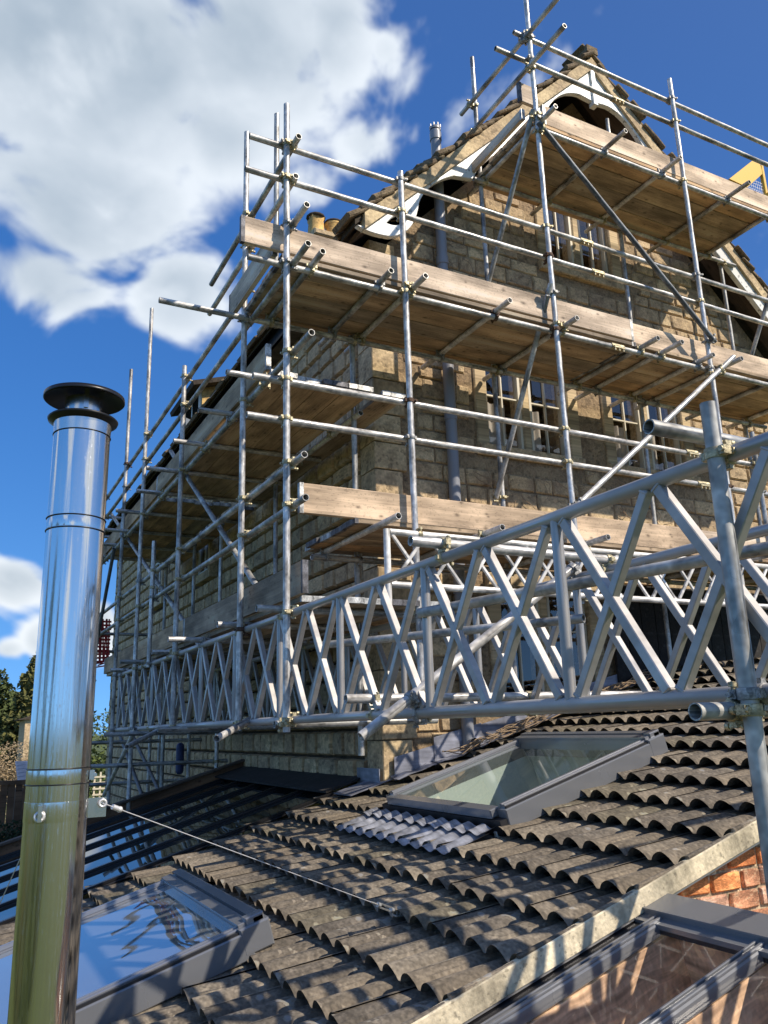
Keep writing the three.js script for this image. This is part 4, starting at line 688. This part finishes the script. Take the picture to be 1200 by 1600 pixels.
// ================================================================= odds and ends on the house
{
  // dry creeper stems on the roof by the wall and on the gable
  const stem = (pts, r) => new THREE.TubeGeometry(new THREE.CatmullRomCurve3(pts), 14, r, 5);
  const L = []; for (let i = 0; i < 60; i++) { const x = rr(3.9, 6.2), z = -6.2 + rr(-.02, .16) + (x < 4.7 ? .05 : 0), pts = []; const a = rr(-.5, .35), len = rr(.25, .8); for (let k = 0; k < 4; k++) { const xx = x + Math.cos(a) * len * (k / 3 - .5), zz = z + Math.sin(a) * len * .3 * (k / 3 - .5) + rr(-.02, .02); pts.push(V(xx, RA + .2773 * xx + rr(.02, .1), Math.max(zz, -6.26))); } L.push(stem(pts, rr(.002, .006))); }
  tag(put(null, 'dry_twigs', merge(L), M.twig), 'heap of dry creeper twigs on the tiles at the foot of the gable wall', 'twigs', null, 'stuff');
  const K = []; for (let i = 0; i < 34; i++) { let x = rr(4.2, 7.2), y = 2.2 + rr(-.28, .3), a = rr(0, 6.3); const pts = []; for (let k = 0; k < 5; k++) { pts.push(V(x, y, HZ + .035 + rr(0, .03))); a += rr(-.7, .7); x += Math.cos(a) * .09; y += Math.sin(a) * .05; } K.push(stem(pts, rr(.002, .005))); }
  for (let i = 0; i < 26; i++) { let x = rr(3.45, 4.4), y = rr(4.2, 5.0), a = rr(0, 6.3); const pts = []; for (let k = 0; k < 5; k++) { pts.push(V(x, y, HZ + .035 + rr(0, .06))); a += rr(-.9, .9); x += Math.cos(a) * .08; y += Math.sin(a) * .07; } K.push(stem(pts, .003)); }
  tag(put(null, 'dead_creeper', merge(K), M.twig), 'bare creeper stems clinging to the gable between the decks', 'creeper', null, 'stuff');
  const y = thing('loading_gate', 'yellow loading gate with wire mesh at the right end of the top deck', 'gate', [8.6, 5.6, -5.6]);
  const P = [V(8.4, 6.76, -5.9), V(9.0, 7.27, -5.9), V(9.08, 7.27, -5.9), V(9.12, 7.08, -5.9), V(8.74, 6.74, -5.9)];
  const sh = new THREE.Shape(); P.forEach((p, i) => i ? sh.lineTo(p.x, p.y) : sh.moveTo(p.x, p.y)); put(y, 'gate_plate', new THREE.ExtrudeGeometry(sh, { depth: .04, bevelEnabled: false }), M.yellow, 0, 0, -5.92);
  put(y, 'gate_post', cbox(.05, .62, .05, .006).rotateZ(.0), M.yellow, 9.13, 6.9, -5.9); put(y, 'gate_rail', cbox(.09, .06, .06, .006), M.yellow, 9.14, 6.72, -5.86);
  const wm = []; for (let i = 0; i < 9; i++) { wm.push(bx(.003, .42, .003, 8.78 + i * .04, 6.72, -5.9), bx(.36, .003, .003, 8.94, 6.52 + i * .05, -5.9)); } put(y, 'wire_mesh', merge(wm), M.wire).userData.kind = 'stuff';
  const rn = thing('barrier_mesh', 'red plastic barrier mesh bunched at the far end of the side scaffold', 'barrier mesh', [2.0, .9, -13.1]); const R = []; for (let i = 0; i < 7; i++) R.push(bx(.022, .66, .012, i * .028 - .09, 0, rr(-.03, .03)).rotateZ(rr(-.06, .06))); for (let i = 0; i < 12; i++) R.push(bx(.2, .03, .012, 0, i * .055 - .32, rr(-.03, .03)).rotateZ(rr(-.08, .08))); for (let i = 0; i < 8; i++) R.push(bx(.2, .02, .014, -.12 + rr(-.1, .06), -.34 + rr(-.06, .03), rr(-.05, .05)).rotateZ(rr(-.4, .4))); put(rn, 'mesh_sheet', merge(R), M.red, 2.05, 1.4, -13.1);
  tag(put(null, 'wall_canister', new THREE.CapsuleGeometry(.06, .34, 4, 14), M.blue, 3.16, -.38, -12.6), 'dark blue canister fixed upright to the side wall', 'canister');
  const bp = thing('added_dark_panel', 'added dark panel low on the gable under the lowest deck', 'boarding', [7.6, .5, HZ + .1]); for (let i = 0; i < 14; i++) put(bp, 'board', boxUV(bx(.19, 1.0, .03)), M.felt, 6.02 + i * .2, .85, HZ + .07);  // made-up panel of strips, filling a black area of unknown cause
}

// ================================================================= beyond the garden
function leafCloud(blobs, n, size, seed, flat = .6) {
  const r = rngOf(seed), P = [], N = [], C = [];
  const tot = blobs.reduce((s, b) => s + b[3] * b[4] * b[5], 0);
  for (const [cx, cy, cz, a, b, c] of blobs) { const k = Math.round(n * a * b * c / tot); for (let i = 0; i < k; i++) {
    const th = r() * 6.283, ph = Math.acos(2 * r() - 1), q = .55 + .5 * Math.pow(r(), .6); const x = cx + a * q * Math.sin(ph) * Math.cos(th), y = cy + b * q * Math.cos(ph), z = cz + c * q * Math.sin(ph) * Math.sin(th);
    const u = V(r() - .5, (r() - .5) * flat, r() - .5).normalize(), v = V(r() - .5, r() - .5, r() - .5).cross(u).normalize(), s = size * (.6 + .8 * r()), nn = u.clone().cross(v);
    for (const [e, f] of [[-1, 0], [1, .3], [0, 1]]) { P.push(x + u.x * s * e + v.x * s * f, y + u.y * s * e + v.y * s * f, z + u.z * s * e + v.z * s * f); N.push(nn.x, nn.y, nn.z); } } }
  const g = new THREE.BufferGeometry(); g.setAttribute('position', new THREE.Float32BufferAttribute(P, 3)); g.setAttribute('normal', new THREE.Float32BufferAttribute(N, 3)); g.setAttribute('uv', new THREE.Float32BufferAttribute(new Float32Array(P.length / 3 * 2), 2)); return g;
}
const leaf = (r, g, b) => phy({ color: lin(r, g, b), roughness: 1, side: THREE.DoubleSide });
function plant(name, label, cat, base, trunkH, trunkR, blobs, n, size, mat, seed, grp) {
  const t = thing(name, label, cat, base, grp); if (trunkH) put(t, 'trunk', new THREE.CylinderGeometry(trunkR * .45, trunkR, trunkH, 9).translate(0, trunkH / 2, 0), M.timberDark, ...base);
  put(t, cat === 'tree' ? 'crown' : 'foliage', leafCloud(blobs, n, size, seed), mat, ...base); return t;
}
const dk = leaf(.075, .1, .03), dk2 = leaf(.12, .12, .035), ol = leaf(.09, .12, .03), br = leaf(.42, .32, .19), iv = leaf(.03, .05, .02);
const cone = (h, w, k) => Array.from({ length: k }, (_, i) => { const f = i / (k - 1); return [rr(-.12, .12) * w, 1.2 + f * (h - 1.4), rr(-.12, .12) * w, w * (1.05 - .8 * f), h / k * .85, w * (1.05 - .8 * f)]; });
plant('conifer_tree', 'dark bushy conifer at the left edge beyond the garden', 'tree', [1.6, GROUND, -62], 4, .3, cone(6.9, 2.6, 6), 15000, .24, dk, 11, 'conifers beyond the garden');
plant('conifer_tree', 'tallest conifer with a browner top beside the flue', 'tree', [5.2, GROUND, -60], 5, .35, cone(8.3, 3.0, 7), 18000, .24, dk2, 12, 'conifers beyond the garden');
plant('conifer_tree', 'deep green conifer between the two taller ones', 'tree', [3.3, GROUND, -66], 4, .3, cone(7.6, 2.8, 7), 15000, .24, dk, 13, 'conifers beyond the garden');
plant('garden_hedge', 'sunlit yellow green hedge seen between the flue and the scaffold', 'hedge', [8.2, GROUND, -42], 0, 0, [[-1, 3.2, 0, 2.4, 1.5, 1], [1.5, 2.9, 0, 2.4, 1.5, 1], [0, 1.5, 0, 3, 1.5, 1]], 6000, .12, ol, 14);
plant('dry_hedge', 'pale brown winter hedge below the barn', 'hedge', [1.9, GROUND, -30], 0, 0, [[-1.2, 2.7, 0, 1.3, .7, .7], [.3, 2.85, 0, 1.2, .6, .7], [1.2, 2.6, 0, 1, .6, .7], [0, 1.4, 0, 2.4, 1.3, .7]], 20000, .034, br, 15);
for (let i = 0; i < 3; i++) plant('unseen_tree', ['unseen tree added left of the camera for the flue to mirror, nearest the house', 'unseen tree added left of the camera for the flue to mirror, the middle one', 'unseen tree added left of the camera for the flue to mirror, farthest from the house'][i], 'tree', [-13 - i * 2, GROUND, -9 + i * 8], 4, .22, [[0, 5, 0, 2, 2.2, 2], [.8, 6.2, .5, 1.4, 1.3, 1.4]], 2200, .14, i % 2 ? ol : dk2, 50 + i);  // out of view, added only to give the flue dark shapes to reflect
for (let i = 0; i < 4; i++) plant('unseen_hedge', ['unseen hedge added left of the camera for the flue to mirror, nearest the house', 'unseen hedge added left of the camera for the flue to mirror, second from the house', 'unseen hedge added left of the camera for the flue to mirror, third from the house', 'unseen hedge added left of the camera for the flue to mirror, farthest from the house'][i], 'hedge', [-9, GROUND, -12 + i * 6], 0, 0, [[0, 1.3, -1.5, 1, 1.5, 2.2], [0, 1.4, 1.5, 1, 1.5, 2.2]], 2200, .12, i % 2 ? dk2 : ol, 30 + i);  // hedge row outside the frame, put in for the reflections on the flue
plant('ivy_bush', 'dark glossy ivy bush behind the low fence at the left edge', 'bush', [1.2, GROUND, -17.5], 0, 0, [[-.3, 1.35, 0, .8, .75, .5], [.35, 1.4, 0, .6, .7, .5]], 5000, .045, iv, 16);
{
  const b = thing('stone_barn', 'small pale stone barn with a dark slate roof below the conifers', 'barn', [4.6, GROUND, -52]);
  put(b, 'wall', boxUV(bx(3, 4.6, 4)), M.gstone[2], 5.6, GROUND + 2.3, -54); const sh = new THREE.Shape(); sh.moveTo(-1.9, 0); sh.lineTo(1.9, 0); sh.lineTo(1.6, 1.1); sh.closePath(); put(b, 'roof', boxUV(new THREE.ExtrudeGeometry(sh, { depth: 4.4, bevelEnabled: false })), M.slateDark, 5.6, GROUND + 4.55, -56.2);
  
  const s = thing('garden_shed', 'grey corrugated shed roof beyond the fence', 'shed', [2.6, GROUND, -25]); const rf = []; for (let i = 0; i < 6; i++) rf.push(bx(1.7, .03, .2).translate(0, 0, i * .23)); put(s, 'shed_wall', boxUV(bx(1.6, 2.2, 1.6)), M.timberDark, 2.75, GROUND + 1.1, -25.6);
  for (let i = 0; i < 6; i++) put(s, 'roof_sheet', boxUV(cbox(1.7, .03, .34, .005)), M.leadPale, 2.75, GROUND + 2.42 + (5 - i) * .09, -24.9 - (5 - i) * .27).rotation.x = .3;
  const fence = (name, label, x0, x1, z, h, mat) => { const t = thing(name, label, 'fence', [(x0 + x1) / 2, GROUND, z]); for (let x = x0; x < x1; x += .16) put(t, 'fence_board', boxUV(bx(.148, h, .02), rnd(), rnd(), 'y'), mat, x, GROUND + h / 2, z + rr(-.008, .008)); put(t, 'top_rail', boxUV(bx(x1 - x0 + .1, .09, .09)), M.timberBrown, (x0 + x1) / 2, GROUND + h + .04, z); return t; };
  fence('timber_fence', 'dark timber fence with a heavy top rail behind the ivy bush', .4, 3.2, -21.5, 2.55, M.timberBrown); fence('timber_fence', 'lower brown board fence in front of the ivy bush', .2, 2.6, -16, 1.15, M.timberBrown);
  const lt = thing('trellis_panel', 'pale wooden trellis panel behind the foot of the scaffold', 'trellis', [4.6, GROUND, -27]); for (let i = 0; i < 9; i++) { put(lt, 'slat', bx(.05, 1.6, .03), M.cream, 4.2 + i * .17, GROUND + 1.7, -27); put(lt, 'slat', bx(1.5, .05, .03), M.cream, 4.9, GROUND + 1.0 + i * .17, -26.97); }
}

renderer.render(scene, camera);
